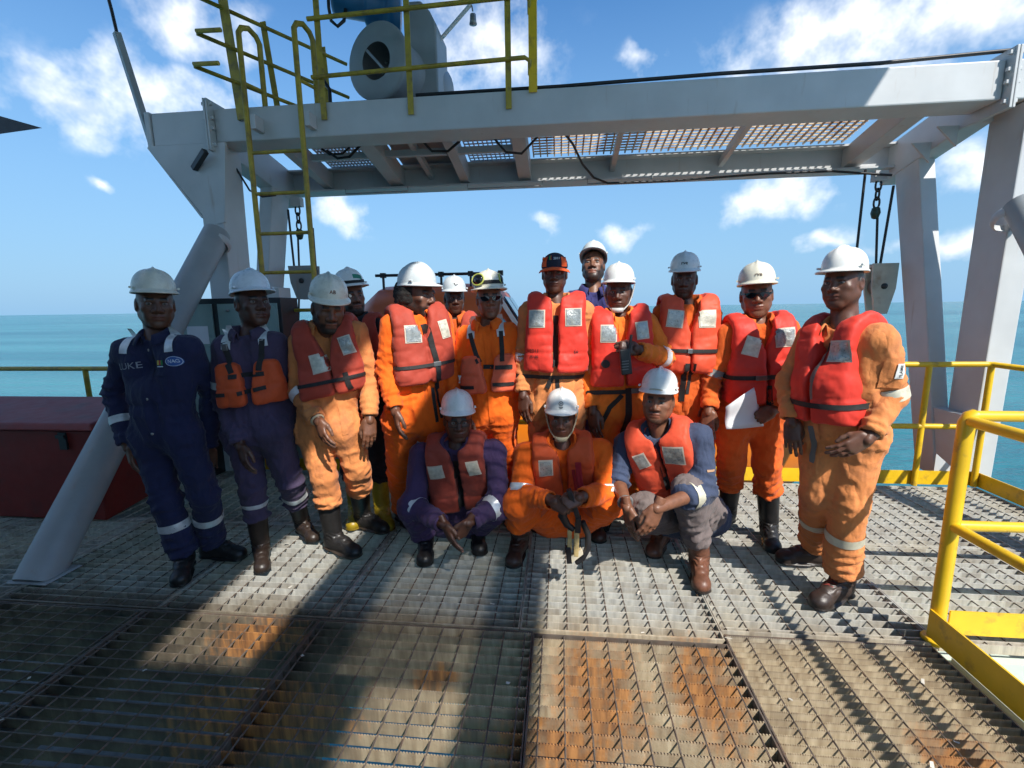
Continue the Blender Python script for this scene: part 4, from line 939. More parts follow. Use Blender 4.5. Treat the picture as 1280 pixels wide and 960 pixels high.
# ------------------------------------------------------------------ the person builder
def person(sp):
    y0 = sp['y']; b = sp.get('bulk', 1.); J = {}
    for k in ('sl', 'sr', 'el', 'er', 'wl', 'wr', 'hl', 'hr', 'kl', 'kr'):
        v = sp[k]; J[k] = PY(v[0], v[1], y0+(v[2] if len(v) > 2 else 0.))
    zf = sp.get('stand_z', 0.)
    for k in ('al', 'ar'):
        v = sp[k]
        if v[0] == 'h': x = PY(v[1], 620, y0+v[2])[0]; g = A(x, y0+v[2], zf)
        else: g = PZ(v[0], v[1], zf)
        J['g'+k] = g; J[k] = g+A(0, 0, .10)
    base = (J['gal']+J['gar'])/2
    root = thing('person', base, sp['label'], 'person', sp.get('group'))
    S = (J['sl']+J['sr'])/2; Hc = (J['hl']+J['hr'])/2; r = unit(J['sr']-J['sl']); u = unit(S-Hc); u = unit(u-r*np.dot(u, r)*.5); f = unit(np.cross(r, u)); u = np.cross(f, r)*-1
    if u[2] < 0: u = -u
    P = Hc+u*.05; shw = np.linalg.norm(J['sr']-J['sl'])/2; bl = sp.get('belly', .02)
    # ---- primitives
    T = []
    def c(*a): T.append(a)
    for s, sh, hp in ((-1, 'sl', 'hl'), (1, 'sr', 'hr')):
        c(P+r*s*.058, S+r*s*shw*.58-u*.07, .112*b, .108*b, .05, f, .86)
    c(P+u*.06+f*bl, P+u*.20+f*bl*1.1, .118*b, .112*b, .06, f, .9)
    c(J['sl']+r*.02, J['sr']-r*.02, .062*b, .062*b, .05, f, .95)
    nk = S+u*.040-f*.012
    for k in ('sl', 'sr'): c(nk-u*.005, J[k]+u*.0, .046, .054*b, .05, f, 1.)
    c(J['hl'], J['hr'], .112*b, .112*b, .06, f, .9)
    L = []
    sv = sp.get('sleeve', (.97, .97)); hm = sp.get('hem', .93)
    for i, (s, e, w_) in enumerate((('sl', 'el', 'wl'), ('sr', 'er', 'wr'))):
        end = J[e]+(J[w_]-J[e])*sv[i]
        L.append((J[s], J[e], .070*b, .060*b, .02, None, 1.)); L.append((J[e], end, .060*b, .051*b, .012, None, 1., 'cut'))
    hems = {}
    hmv = hm if isinstance(hm, tuple) else (hm, hm)
    for i, (h_, k_, a_) in enumerate((('hl', 'kl', 'al'), ('hr', 'kr', 'ar'))):
        end = J[k_]+(J[a_]-J[k_])*hmv[i]; hems[a_] = end
        L.append((J[h_], J[k_], .104*b, .084*b, .045, None, 1.)); L.append((J[k_], end, .082*b, .078*b*sp.get('flare', 1.), .02, None, 1., 'cut'))
    allp = T+L; pts = np.array([q for p in allp for q in p[:2]]); F_ = Field(pts.min(0)-.16, pts.max(0)+.16, .0105)
    for a in allp:
        if len(a) > 7: F_.sleeve(a[0], a[1], a[2]*.96, a[3]*.96, a[4])
        else: F_.cone(a[0], a[1], a[2]*.96, a[3]*.96, a[4], a[5], a[6])
    F_.cone(nk+u*.015, nk+u*.16+f*.03, .050, .075, .012, op='s'); F_.cone(nk+f*.075-u*.035, nk+f*.13+u*.09, .012, .045, .012, op='s')
    V, F = F_.mesh(smooth=1)
    Vb, Fb = F_.mesh(iso=-.022, smooth=1, step=2)
    # cut the flat ends of sleeves and trouser legs, then wrinkle
    N_ = vnormals(V, F); sd = sp['seed']
    disp = .005*(vnoise(V*[13, 13, 6], sd)-.5)+.003*(vnoise(V*[34, 34, 20], sd+1)-.5)
    wr = sp.get('wrinkle', 1.)
    rid = 1-2*np.abs(vnoise(V*[11, 11, 5.5]+2.2*vnoise(V*9, sd+7)[:, None], sd+3)-.5); disp += .009*(np.clip(rid, 0, 1)**3-.25)
    for jn, other, amp, wd, per in (('el', 'sl', .0055, .085, .052), ('er', 'sr', .0055, .085, .052), ('kl', 'hl', .005, .10, .07), ('kr', 'hr', .005, .10, .07)):
        ax = unit(J[other]-J[jn]); d = V-J[jn]; w_ = np.exp(-(d**2).sum(1)/wd**2); disp += amp*w_*np.sin(2*pi*(d@ax)/per+11*vnoise(V*9, sd+4))
    for a_, k_ in (('al', 'kl'), ('ar', 'kr')):
        e = hems[a_]; ax = unit(J[k_]-e); d = V-e; t = d@ax; w_ = np.exp(-((t-.05)/.09)**2)*((d**2).sum(1) < .04); disp += .0055*w_*np.sin(2*pi*t/.065+11*vnoise(V*10, sd+5))
    for w_n, e_n in (('wl', 'el'), ('wr', 'er')):
        e = J[w_n]; ax = unit(J[e_n]-e); d = V-e; t = d@ax; w_ = np.exp(-((t-.07)/.06)**2)*((d**2).sum(1) < .025); disp += .004*w_*np.sin(2*pi*t/.042+9*vnoise(V*12, sd+6))
    # creases: broken diagonal folds that gather at elbows, knees, hems and waist
    for a_, b_, c_, amp, wd, per in (('el', 'sl', 'el', .010, .13, .055), ('er', 'sr', 'er', .010, .13, .055), ('kl', 'hl', 'kl', .011, .16, .075), ('kr', 'hr', 'kr', .011, .16, .075), ('al', 'kl', 'al', .012, .20, .065), ('ar', 'kr', 'ar', .012, .20, .065), ('hl', 'kl', 'hl', .009, .16, .07), ('hr', 'kr', 'hr', .009, .16, .07)):
        o_ = hems[c_] if c_ in hems else J[c_]; ax = unit(J[b_]-J[a_]); e1 = unit(np.cross(ax, (.1, 1, 0))); e2 = np.cross(ax, e1); d = V-o_; t = d@ax; ph = np.arctan2(d@e2, d@e1)
        w_ = np.exp(-(d**2).sum(1)/wd**2)*np.clip((vnoise(V*7, sd+8)-.32)*3, 0, 1); x = pi*t/per+1.6*np.sin(ph+sd)+4.5*vnoise(V*6, sd+9)
        disp += 1.6*amp*w_*(((1-np.abs(np.sin(x)))**1.5)-.3)
    # the trunk: drapes that fall from the waist seam, gathered by the elastic
    hz_ = (V-P)@u; wz = np.exp(-((hz_-.10)/.16)**2)*(np.abs((V-P)@r) < .2); ph = np.arctan2((V-P)@r, (V-P)@f)
    disp += .011*wz*(((1-np.abs(np.sin(5.5*ph+3*vnoise(V*5, sd+11)+4*hz_)))**1.5)-.3)-.009*np.exp(-((hz_-.15)/.014)**2)*(np.abs((V-P)@r) < .19)
    V = V+N_*(disp*wr)[:, None]
    cloth_m = cloth(*sp['cloth'][:2], **(sp['cloth'][2] if len(sp['cloth']) > 2 else {}))
    cov = np_object(sp.get('cloth_name', 'coverall'), V, F, cloth_m, root)
    if 'cloth2' in sp:   # different trousers: faces under the waist
        m2 = cloth(*sp['cloth2'][:2], **(sp['cloth2'][2] if len(sp['cloth2']) > 2 else {}))
        dist = []
        for grp in (T+L[:4], L[4:]):
            dd = np.full(len(V), 9.)
            for a in grp: dd = np.minimum(dd, Field.d_cone(V[:, 0], V[:, 1], V[:, 2], a[0], a[1], a[2], a[3]))
            dist.append(dd)
        low = (dist[1] < dist[0]-.01)
        fl = low[F].sum(1) >= 2
        me = cov.data; bpy.data.objects.remove(cov)
        def sub(sel, name, mat):
            idx = np.unique(F[sel]); mp = np.full(len(V), -1); mp[idx] = np.arange(len(idx)); return np_object(name, V[idx], mp[F[sel]], mat, root)
        cov = sub(~fl, 'shirt', cloth_m); sub(fl, 'trousers', m2)
    tree = bvh(V, F)
    # ---- head, neck, hands -> one body mesh with the hidden trunk
    hx, chin, top = sp['head'][:3]; hdy = sp['head'][3] if len(sp['head']) > 3 else 0.
    yaw, pitch, roll = (list(sp.get('look', (0, 0, 0)))+[0, 0])[:3]
    pc, pt = PY(hx, chin, y0+hdy), PY(hx, top, y0+hdy); hs = float(np.clip(np.linalg.norm(pt-pc)/sp.get('head_h', .285), .90, 1.2)); hc = pc+A(0, 0, .115*hs)+A(0, .05, 0)
    tocam = unit(A(-hc[0], -hc[1], 0)); a = radians(yaw); fw = A(tocam[0]*cos(a)-tocam[1]*sin(a), tocam[0]*sin(a)+tocam[1]*cos(a), 0); fw = unit(fw+A(0, 0, 1)*math.tan(radians(pitch)))
    Rm = frame(fw); ro = radians(roll); Rm = np.stack([Rm[:, 0]*cos(ro)+Rm[:, 2]*sin(ro), Rm[:, 1], -Rm[:, 0]*sin(ro)+Rm[:, 2]*cos(ro)], 1)
    toW = lambda q: hc+hs*(np.asarray(q) @ Rm.T)
    parts = []
    hv, hf, hcol = head_mesh(sp); loc = hv.copy()
    # bend the neck so that it always runs into the collar
    W_ = toW(loc); t = np.clip((-.10-loc[:, 2])/.12, 0, 1); t = t*t*(3-2*t); axis = nk-u*.05
    cur = toW(np.array([0, -.040, -.235])); W_ = W_+t[:, None]*(axis-cur)[None, :]*.9
    parts.append((W_, hf, hcol)); sk = np.array(sp.get('skin', (.085, .042, .026)))*np.array([1.8, 1.52, 1.36])
    for i, (e, w_, side) in enumerate((('el', 'wl', 1), ('er', 'wr', -1))):
        hp = sp.get('hands', ('relax', 'relax'))[i]
        if hp is None: continue
        hV, hF = hand_mesh(hp); hV = hV.copy()*sp.get('hand_s', 1.02); hF = hF
        if side < 0: hV[:, 0] *= -1; hF = hF[:, ::-1]
        fd = unit(J[w_]-J[e]); d = sp.get(('hdl', 'hdr')[i]); d = unit(fd*.6+A(0, -.03, -.6)) if d is None else unit(d)
        pal = sp.get(('pl', 'pr')[i]); pal = r*side*.55+A(0, .85, 0) if pal is None else A(*pal)
        zc = -unit(pal-d*np.dot(pal, d)); xc = np.cross(d, zc); Hm = np.stack([xc, d, zc], 1); wp = J[w_]+fd*.012
        Wv = wp+hV @ Hm.T; cc = np.tile(sk, (len(hV), 1))*(.9+.25*vnoise(hV*60, sd))[:, None]; pm = np.clip((-hV[:, 2]-.006)/.01, 0, 1)*np.clip(hV[:, 1]/.02, 0, 1)
        cc = cc*(1-.5*pm[:, None])+np.array([.20, .115, .08])*.5*pm[:, None]; parts.append((Wv, hF, cc))
        # forearm
        Ff = Field(np.minimum(J[e], wp)-.07, np.maximum(J[e], wp)+.07, .008, .06); Ff.cone(J[e], wp+fd*.01, .046, .029, .01); fv, ff = Ff.mesh(); parts.append((fv, ff, np.tile(sk, (len(fv), 1))))
    parts.append((Vb, Fb, np.tile(sk, (len(Vb), 1)))); bV, bF, bC = merge(parts); np_object('body', bV, bF, M_SKIN, root, bC)
    if sp.get('afro'):
        Fh = Field((-.14, -.17, -.15), (.14, .1, .16), .006, .05)
        for q, rr in (((0, -.06, .0), (.095, .085, .105)), ((.055, -.03, .0), (.042, .055, .075)), ((-.055, -.03, .0), (.042, .055, .075)), ((0, -.075, -.07), (.07, .05, .05))): Fh.ell(q, rr, .02)
        av, af = Fh.mesh(); nn_ = vnormals(av, af); av = av+nn_*(.012*(vnoise(av*70, 1)-.3))[:, None]
        keep = None; np_object('hair', toW(av), af, material('black_hair', (.010, .008, .007), .8, bump=.9, bscale=180), root)
    # ---- boots
    bk = sp.get('boot', 'low'); bcol = np.array(sp.get('boot_col', (.018, .017, .017))); byaw = sp.get('feet', (-10, 10))
    for i, k in enumerate(('al', 'ar')):
        if sp.get('hide_feet'): pass
        bv, bf = boot_mesh(bk); g = J['g'+k]; tc0 = unit(A(-g[0], -g[1], 0)); a = radians(byaw[i]); d = A(tc0[0]*cos(a)-tc0[1]*sin(a), tc0[0]*sin(a)+tc0[1]*cos(a), 0)
        Bm = frame(d); col = np.tile(bcol, (len(bv), 1))*(.75+.5*vnoise(bv*22, sd+i))[:, None]; col[bv[:, 2] < .022] = np.array(sp.get('sole', (.012, .012, .012))); 
        if bk == 'low': col[(bv[:, 1] > .135) & (bv[:, 2] > .022)] *= .7
        sc_ = sp.get('boot_s', 1.05); shaft = np.clip((bv[:, 2]-.10)/max(.05, bv[:, 2].max()-.10), 0, 1); W_ = g+A(0, 0, .002)+(bv*sc_) @ Bm.T
        kd = unit(J[('kl', 'kr')[i]]-J[k]); lean = kd/max(.45, kd[2])-A(0, 0, 1); W_ = W_+np.clip(bv[:, 2]-.10, 0, None)[:, None]*lean[None, :]*.9
        bo = np_object('boot', W_, bf, M_BOOT, root, col)
        if sp.get('laces'):
            tb = bvh(W_, bf); up3 = A(0, 0, 1)
            for q in range(4):
                yy = .045+.022*q; p = [(-.022, yy-.006), (.022, yy+.006)]; P2, F2 = strip2(p, .006); lay('lace', P2, F2, g+A(0, 0, .2)+0*d, Bm[:, 0], d, up3, tb, material('red_lace', (.22, .03, .02), .8), bo, .003)
    # ---- collar
    if sp.get('collar', True):
        cc = nk+u*.022+f*.012; m = MB(); n = 26; rows = [(.067, .0), (.070, .055), (.079, .060), (.097, .035), (.112, .0)]; Vc = []
        for rr, zz in rows:
            for i in range(n):
                a = radians(28+(360-56)*i/(n-1)); wob = 1+.03*sin(5*a+sd); Vc.append(cc+(f*cos(a)+r*sin(a))*rr*b**.5*wob+u*(zz*1.0-.035*max(0, cos(a))*1.2))
        m.add(Vc, [(j*n+i, j*n+i+1, (j+1)*n+i+1, (j+1)*n+i) for j in range(len(rows)-1) for i in range(n-1)], True); co = m.build('collar', cloth_m, cov)
        sm = co.modifiers.new('thick', 'SOLIDIFY'); sm.thickness = .005
    C = dict(root=root, J=J, S=S, P=P, r=r, f=f, u=u, tree=tree, cov=cov, hc=hc, Rm=Rm, hs=hs, toW=toW, T=T, L=L, V=V, F=F, cloth=cloth_m, nk=nk, sp=sp)
    # placket down the front
    if sp.get('placket', True):
        zt, zb = .02, np.dot(Hc-S, u)-.02; P2, F2 = strip2([(0, zt), (.004, zb*.5), (0, zb)], .034); lay('placket', P2, F2, S, r, u, f, tree, cloth_m, cov, .0045)
    # ---- reflective bands
    bm_ = sp.get('band_mat', M_REFL)
    for key, t, *rest in sp.get('bands', ()):
        a_, b_ = {'ul': ('sl', 'el'), 'ur': ('sr', 'er'), 'fl': ('el', 'wl'), 'fr': ('er', 'wr'), 'shl': ('kl', 'al'), 'shr': ('kr', 'ar')}[key]
        ring_band('reflective_band', J[a_]+(J[b_]-J[a_])*t, J[b_]-J[a_], rest[0] if rest else .05, tree, bm_, cov, rmax=.13, rdef=(.079 if key[0] == 's' else .057)*b)
    for sx in sp.get('epaulette', ()):
        P2, F2 = strip2([(sx*shw*.62, .10), (sx*shw*.66, .02), (sx*shw*.70, -.06)], .05); o_ = S+u*.0
        lay('shoulder_tape', P2, F2, S, r, u, unit(f+u*.55), tree, bm_, cov, .005)
    if sp.get('vest'): vest(C, sp['vest'])
    if sp.get('hat'): hat(C, sp['hat'])
    for k, fn in (('glasses', eyewear),):
        if sp.get(k): fn(C, sp[k])
    return C

# ------------------------------------------------------------------ life vests
def vest(C, vp):
    S, r, f, u, root, J = C['S'], C['r'], C['f'], C['u'], C['root'], C['J']; B = np.stack([r, f, u], 1)
    tl = lambda p: (np.asarray(p)-S) @ B
    t = vp.get('t', .05)*.86; bot = vp.get('bot', -.40); gap = vp.get('gap', .007); hw = vp.get('w', .185)
    Fd = Field((-.30, -.29, bot-.05), (.30, .36, .20), .0095, .2)
    for a in C['T']:
        n = None if a[5] is None else tl(np.asarray(a[5])+S); Fd.cone(tl(a[0]), tl(a[1]), a[2], a[3], .07, n, a[6])
    X, Y, Z = Fd.full(); D = Fd.D
    # front pads bulge a little between collar and waist
    D = D-t-.012*np.exp(-((Z+.22)/.16)**2)*(Y > 0)
    D = smax(D, (bot-Z)+0*X+0*Y, .03); D = smax(D, np.abs(X)+0*Y+0*Z-hw-.03*np.clip(-Z/.4, 0, 1), .035)
    for k, e in (('sl', 'el'), ('sr', 'er')):
        a, b_ = tl(J[k]), tl(J[e]); D = smax(D, -(Field.d_cone(X, Y, Z, a, b_, vp.get('arm', .070), vp.get('arm', .070)*.9)), .03); sg = np.sign(a[0])
        D = smax(D, -(Field.d_cone(X, Y, Z, a+A(sg*.05, 0, .01), a+A(sg*.15, 0, .05), .066, .085)), .03)
    nl = tl(C['nk']); D = smax(D, -(np.sqrt((X-nl[0])**2+((Y-nl[1]-.012)*.92)**2)-(vp.get('hole', .072)+.30*np.clip(Z-.02, -.03, .2)-.5*np.clip(-.10-Z, 0, 1))+0*Z), .018)
    vn = vp.get('vneck', .055); vd = vp.get('vdepth', .17); wv = np.clip((Z+vd)/vd, 0, 1.3)*vn
    if vp.get('style') == 'work':
        # two front pads and one back pad on webbing
        def pad(x0, x1, z0, z1, chop, rr=.035):
            cx, cz = (x0+x1)/2, (z0+z1)/2; q = np.abs(X-cx)-((x1-x0)/2-rr)+chop*np.clip((Z-cz)/(z1-z0), -.2, .6); w_ = np.abs(Z-cz)-((z1-z0)/2-rr)
            return np.sqrt(np.maximum(q, 0)**2+np.maximum(w_, 0)**2)+np.minimum(np.maximum(q, w_), 0)-rr+0*Y
        zt_ = vp.get('top', -.10); fp = np.minimum(pad(-hw-.01, -.022, bot, zt_, .05), pad(.022, hw+.01, bot, zt_, .05)); fp = np.maximum(fp, -Y+0*Z+0*X)
        bp = np.maximum(pad(-hw+.02, hw-.02, bot, -.04, .0), Y+0*X+0*Z); D = smax(D, np.minimum(fp, bp), .022)
    else:
        D = smax(D, -np.maximum(np.maximum(np.abs(X)-gap-wv, -Y), 0*Z-9), .018)
        if vp.get('collar', 1):
            for s in (-1, 1):
                pts = [nl+A(s*.085, .03, .0), nl+A(s*.095, -.03, .03), nl+A(s*.06, -.085, .035), nl+A(0, -.105, .035)]
                for p, q in zip(pts[:-1], pts[1:]): D = smin(D, Field.d_cone(X, Y, Z, p, q, .030, .030), .03)
    Fd.D = D.astype(np.float32); V, F = Fd.mesh(smooth=2)
    N_ = vnormals(V, F); sd = C['sp']['seed']; rid = np.clip(1-2.4*np.abs(vnoise(V*[9, 9, 15], sd)-.5), 0, 1)**2; V = V+N_*(.010*(vnoise(V*[10, 10, 9], sd+1)-.5)+.004*(vnoise(V*45, sd+2)-.5)-.007*rid-.005*np.exp(-((V[:, 2]-bot*.66)/.010)**2)*(V[:, 1] > 0))[:, None]
    Vw = S+V @ B.T; vm = vp['mat']; vo = np_object('life_vest', Vw, F, vm, root)
    tv = bvh(Vw, F); both = bvh(np.concatenate([Vw, C['V']]), np.concatenate([F, C['F']+len(Vw)])); C['vtree'] = both; C['vest'] = vo
    for pt in vp.get('patches', ()):
        x, z, w_, h_ = pt[:4]; rot = radians(pt[4]) if len(pt) > 4 else 0; mat = pt[5] if len(pt) > 5 else M_PATCH
        e1 = r*cos(rot)+u*sin(rot); e2 = -r*sin(rot)+u*cos(rot); n = unit(f+u*.15*(z > -.12))
        P2, F2 = grid2(w_+.014, h_+.014, 5, 5); lay('patch_border', P2, F2, S+r*x+u*z, e1, e2, n, tv, M_PATCHB, vo, .0035)
        P2, F2 = grid2(w_, h_, 6, 6); lay('reflective_patch', P2, F2, S+r*x+u*z, e1, e2, n, tv, mat, vo, .0065)
    for z, w_ in vp.get('belts', ()):
        n = 56; Vb = []; zz = (z-w_/2, z, z+w_/2)
        for q in zz:
            Rr = []
            for i in range(n):
                a = 2*pi*i/n; d = r*sin(a)+f*cos(a); o_ = S+u*q+f*.01; h = tv.ray_cast(Vector(o_+d*.5), Vector(-d), .45); h2 = C['tree'].ray_cast(Vector(o_), Vector(d), .26); Rr.append(.5-h[3] if h[0] is not None else (h2[3] if h2[0] is not None else .15))
            Rr = np.minimum(np.array(Rr), .25)
            for _ in range(4): Rr = np.maximum(Rr, (np.roll(Rr, 1)+np.roll(Rr, -1))/2)
            for i in range(n): a = 2*pi*i/n; Vb.append(S+u*q+f*.01+(r*sin(a)+f*cos(a))*(Rr[i]+.006))
        m = MB(); m.add(Vb, [(j*n+i, j*n+(i+1) % n, (j+1)*n+(i+1) % n, (j+1)*n+i) for j in (0, 1) for i in range(n)], True); m.build('belt', M_WEB, vo)
    for path, w_ in vp.get('straps', ()):
        P2, F2 = strip2(path, w_); lay('strap', P2, F2, S, r, u, f, both, vp.get('strap_mat', M_WEB), vo, .007)
    for x, z, w_, h_ in vp.get('buckles', ()):
        h = both.ray_cast(Vector(S+r*x+u*z+f*.5), Vector(-f), .6); p = A(*h[0]) if h[0] is not None else S+r*x+u*z+f*.15
        m = MB(); c_ = p+f*.012; m.hexa([c_+r*a*w_/2+u*bb*h_/2+f*cz for cz in (-.006, .006) for a, bb in ((-1, -1), (1, -1), (1, 1), (-1, 1))]); m.build('buckle', M_BUCKLE, vo, bevel=.003)
    for s_, x, z, size in vp.get('text', ()):
        tV, tF = text_polys(s_, True); lay('lettering', [(a*size, b_*size) for a, b_, _ in tV], tF, S+r*x+u*z, r, u, f, tv, M_INK, vo, .005)

# ------------------------------------------------------------------ hats
def hat(C, hp):
    toW, root, Rm, hs, hc = C['toW'], C['root'], C['Rm'], C['hs'], C['hc']; kind = hp.get('kind', 'hard')
    if kind == 'hard':
        Vh, Fh = HATB if hp.get('brim') else HAT; Vh = Vh.copy(); tl = radians(hp.get('tilt', 6)); c, s = cos(tl), sin(tl)
        y, z = Vh[:, 1].copy(), Vh[:, 2].copy()-.06; Vh[:, 1] = y*c-z*s; Vh[:, 2] = .06+y*s+z*c
        Vh[:, :2] *= hp.get('wide', 1.); W_ = toW(Vh); o = np_object('hard_hat', W_, Fh, hat_mat(*hp['mat']), root); tr = bvh(W_, Fh)
        ex, up = -Rm[:, 0], Rm[:, 2]; el = radians(28); nrm = Rm[:, 1]*cos(el)+up*sin(el); ey = up*cos(el)-Rm[:, 1]*sin(el)
        for s_, dx, dz, size, mat in hp.get('text', ()):
            tV, tF = text_polys(s_, True); lay('emblem_lettering', [(a*size, b*size) for a, b, _ in tV], tF, toW((0, .11, .11)), ex, ey, nrm, tr, mat, o, .0025) if dx == 0 else lay('emblem_lettering', [(a*size+dx, b*size+dz) for a, b, _ in tV], tF, toW((0, .11, .11)), ex, ey, nrm, tr, mat, o, .0025)
        for pts, mat in hp.get('marks', ()):
            P2, F2 = pts; lay('emblem', P2, F2, toW((0, .11, .11)), ex, ey, nrm, tr, mat, o, .0025)
        for sx in (-1, 1):   # accessory slots at the sides
            m = MB(); p = toW((sx*.097*hp.get('wide', 1.), .035, .080)); m.tube([p-Rm[:, 1]*.012, p+Rm[:, 1]*.012], .006*hs, 8); m.build('slot', hat_mat(*hp['mat']), o)
        C['hat'] = o; C['hat_tree'] = tr
    else:
        # baseball cap
        f = Field((-.11, -.13, -.02), (.11, .12, .16), .006, .05); f.ell((0, -.012, .045), (.086, .106, .088), .01); X, Y, Z = f.full(); f.D = smax(f.D, (.028-Z)+0*X+0*Y, .006); Vc, Fc = f.mesh(smooth=2)
        o = np_object('cap', toW(Vc), Fc, material('navy_cap_cloth', (.012, .014, .03), .85, bump=.3, bscale=120), root); tr = bvh(toW(Vc), Fc)
        orange = material('cap_orange_cloth', (.80, .10, .015), .8, bump=.3, bscale=120); m = MB(); n = 20; Vb = []
        for j, (ext, dz) in enumerate(((-.01, .006), (.035, .004), (.068, -.010), (.072, -.014), (.065, -.016), (-.01, -.002))):
            for i in range(n+1):
                a = pi*(.08+.84*i/n); fr = sin(a)**.8; Vb.append(toW((cos(a)*(.086+ext*.25), sin(a)*(.096)+fr*ext-.012, .034+dz-.018*abs(cos(a))**2)))
        m.add(Vb, [(j*(n+1)+i, j*(n+1)+i+1, (j+1)*(n+1)+i+1, (j+1)*(n+1)+i) for j in range(5) for i in range(n)], True); m.build('peak', orange, o)
        for sx in (-1, 1):
            P2, F2 = grid2(.030, .060, 4, 5, shape=lambda a, b: (a+sx*(.062-.25*max(0, b)), b)); lay('side_panel', P2, F2, toW((0, .1, .072)), -Rm[:, 0], Rm[:, 2], Rm[:, 1], tr, orange, o, .003)
        wt_ = material('white_print', (.7, .7, .7), .7)
        tV, tF = text_polys('2011', True); lay('lettering', [(a*.020+.016, b*.020+.004) for a, b, _ in tV], tF, toW((0, .1, .088)), -Rm[:, 0], Rm[:, 2], Rm[:, 1], tr, wt_, o, .003)
        for col, dx in (((.02, .35, .08), -.028), ((.6, .08, .03), -.021)):
            P2, F2 = grid2(.006, .028, 2, 3, shape=lambda a, b: (a+dx+.25*abs(b), b+.008)); lay('flash', P2, F2, toW((0, .1, .088)), -Rm[:, 0], Rm[:, 2], Rm[:, 1], tr, material('cap_flash_%d' % int(dx*1000+100), col, .7), o, .003)
        C['hat'] = o
def eyewear(C, kind):
    toW, root, Rm = C['toW'], C['root'], C['Rm']
    if kind == 'sun':
        g = MB()
        for s in (-1, 1):
            pts = [(s*x, y, z) for x, y, z in ((.007, .106, .012), (.034, .103, .016), (.058, .090, .012), (.058, .089, -.004), (.047, .096, -.015), (.025, .102, -.016), (.010, .106, -.006))]
            W_ = [toW(p) for p in pts]; g.prism(W_ if s > 0 else W_[::-1], Rm[:, 1]*.004)
        o = g.build('sunglasses', M_LENS, root); m = MB()
        m.bar(toW((-.012, .109, .010)), toW((.012, .109, .010)), .006, .006)
        m.build('bridge', M_BLACK, o)
        for s in (-1, 1): m = MB(); m.bar(toW((s*.060, .088, .008)), toW((s*.080, -.01, .008)), .005, .010); m.build('temple_arm', M_BLACK, o)
    else:
        m = MB()
        for s in (-1, 1):
            m.tube([toW((s*.034+.026*cos(a)*abs(cos(a))**-.3, .098-.012*abs(.034+s*.026*cos(a))/.06, .001+.019*sin(a)*abs(sin(a))**-.3)) for a in np.linspace(.02, 2*pi+.02, 21)[:-1]], .0022, 6, closed=True)
            m.bar(toW((s*.060, .090, .008)), toW((s*.080, -.01, .008)), .003, .006)
        m.bar(toW((-.010, .102, .006)), toW((.010, .102, .006)), .004, .004); m.build('spectacles', M_BLACK, root)
def chin_strap(C, mat, low=.0):
    toW, root = C['toW'], C['root']; m = MB()
    for s in (-1, 1): m.tube([toW(q) for q in ((s*.096, .02, .045), (s*.083, .028, -.02), (s*.066, .045, -.07), (s*.03, .086, -.108+low))], .0045, 6)
    o = m.build('chin_strap', mat, C.get('hat', root)); 
    m = MB(); Vc = []
    for z in (-.014, .014):
        for i in range(9): a = (i/8-.5)*1.9; Vc.append(toW((.040*sin(a), .060+.040*cos(a), -.104+low+z)))
    m.add(Vc, [(i, i+1, 10+i, 9+i) for i in range(8)], True); q = m.build('chin_cup', mat, C.get('hat', root)); sm = q.modifiers.new('t', 'SOLIDIFY'); sm.thickness = .006; sm.offset = 1
# ------------------------------------------------------------------ the sixteen people
VR = cloth('vest_bright_red', (.66, .042, .026), dirt=(.45, .05, .03), amt=.05, rough=.55, bump=.25)
VRO = cloth('vest_red_orange', (.68, .080, .034), dirt=(.5, .07, .03), amt=.05, rough=.55, bump=.25)
VBRN = cloth('vest_brownish_red', (.29, .048, .030), dirt=(.16, .035, .025), amt=.2, rough=.65, bump=.25)
VDULL = cloth('vest_faded_red', (.40, .055, .032), dirt=(.25, .04, .025), amt=.12, rough=.65, bump=.25)
VORG = cloth('vest_orange', (.62, .085, .022), dirt=(.4, .06, .03), amt=.12, rough=.6, bump=.25)
VPINK = cloth('vest_salmon', (.70, .12, .055), dirt=(.4, .12, .06), amt=.25, rough=.6, bump=.25)
NAVY = ('navy_coverall_cloth', (.020, .023, .066), dict(amt=.2, dirt=(.03, .032, .062)))
PURP = ('purple_coverall_cloth', (.072, .052, .098), dict(amt=.35, dirt=(.058, .046, .068)))
PURP2 = ('violet_coverall_cloth', (.062, .036, .094), dict(amt=.25, dirt=(.03, .025, .055)))
OFADE = ('faded_orange_cloth', (.66, .235, .075), dict(amt=.35, dirt=(.42, .16, .07)))
OMID = ('orange_coverall_cloth', (.78, .185, .022), dict(amt=.15, dirt=(.55, .13, .03)))
OBRT = ('bright_orange_cloth', (.86, .135, .010), dict(amt=.06, dirt=(.6, .1, .02)))
ODEEP = ('deep_orange_cloth', (.66, .115, .018), dict(amt=.12, dirt=(.45, .08, .02)))
BLK = ('black_coverall_cloth', (.016, .016, .019), dict(amt=.1))
INDI = ('indigo_coverall_cloth', (.035, .036, .13), dict(amt=.1, dirt=(.03, .03, .08)))
BLUE = ('blue_workshirt_cloth', (.046, .062, .112), dict(amt=.2, dirt=(.04, .05, .08)))
GREYT = ('grey_trouser_cloth', (.155, .125, .12), dict(amt=.2, dirt=(.1, .085, .075)))
HW = ('white_helmet_shell', (.74, .74, .71)); HC = ('cream_helmet_shell', (.68, .65, .54)); HB = ('cool_white_helmet_shell', (.66, .69, .72)); HG = ('grey_white_helmet_shell', (.56, .60, .61))
INKB = M_INK
def ringmark(r0, r1, n=20, cx=0, cz=0): return ([(cx+q*cos(2*pi*i/n), cz+q*sin(2*pi*i/n)) for q in (r0, r1) for i in range(n)], [(i, (i+1) % n, n+(i+1) % n, n+i) for i in range(n)])
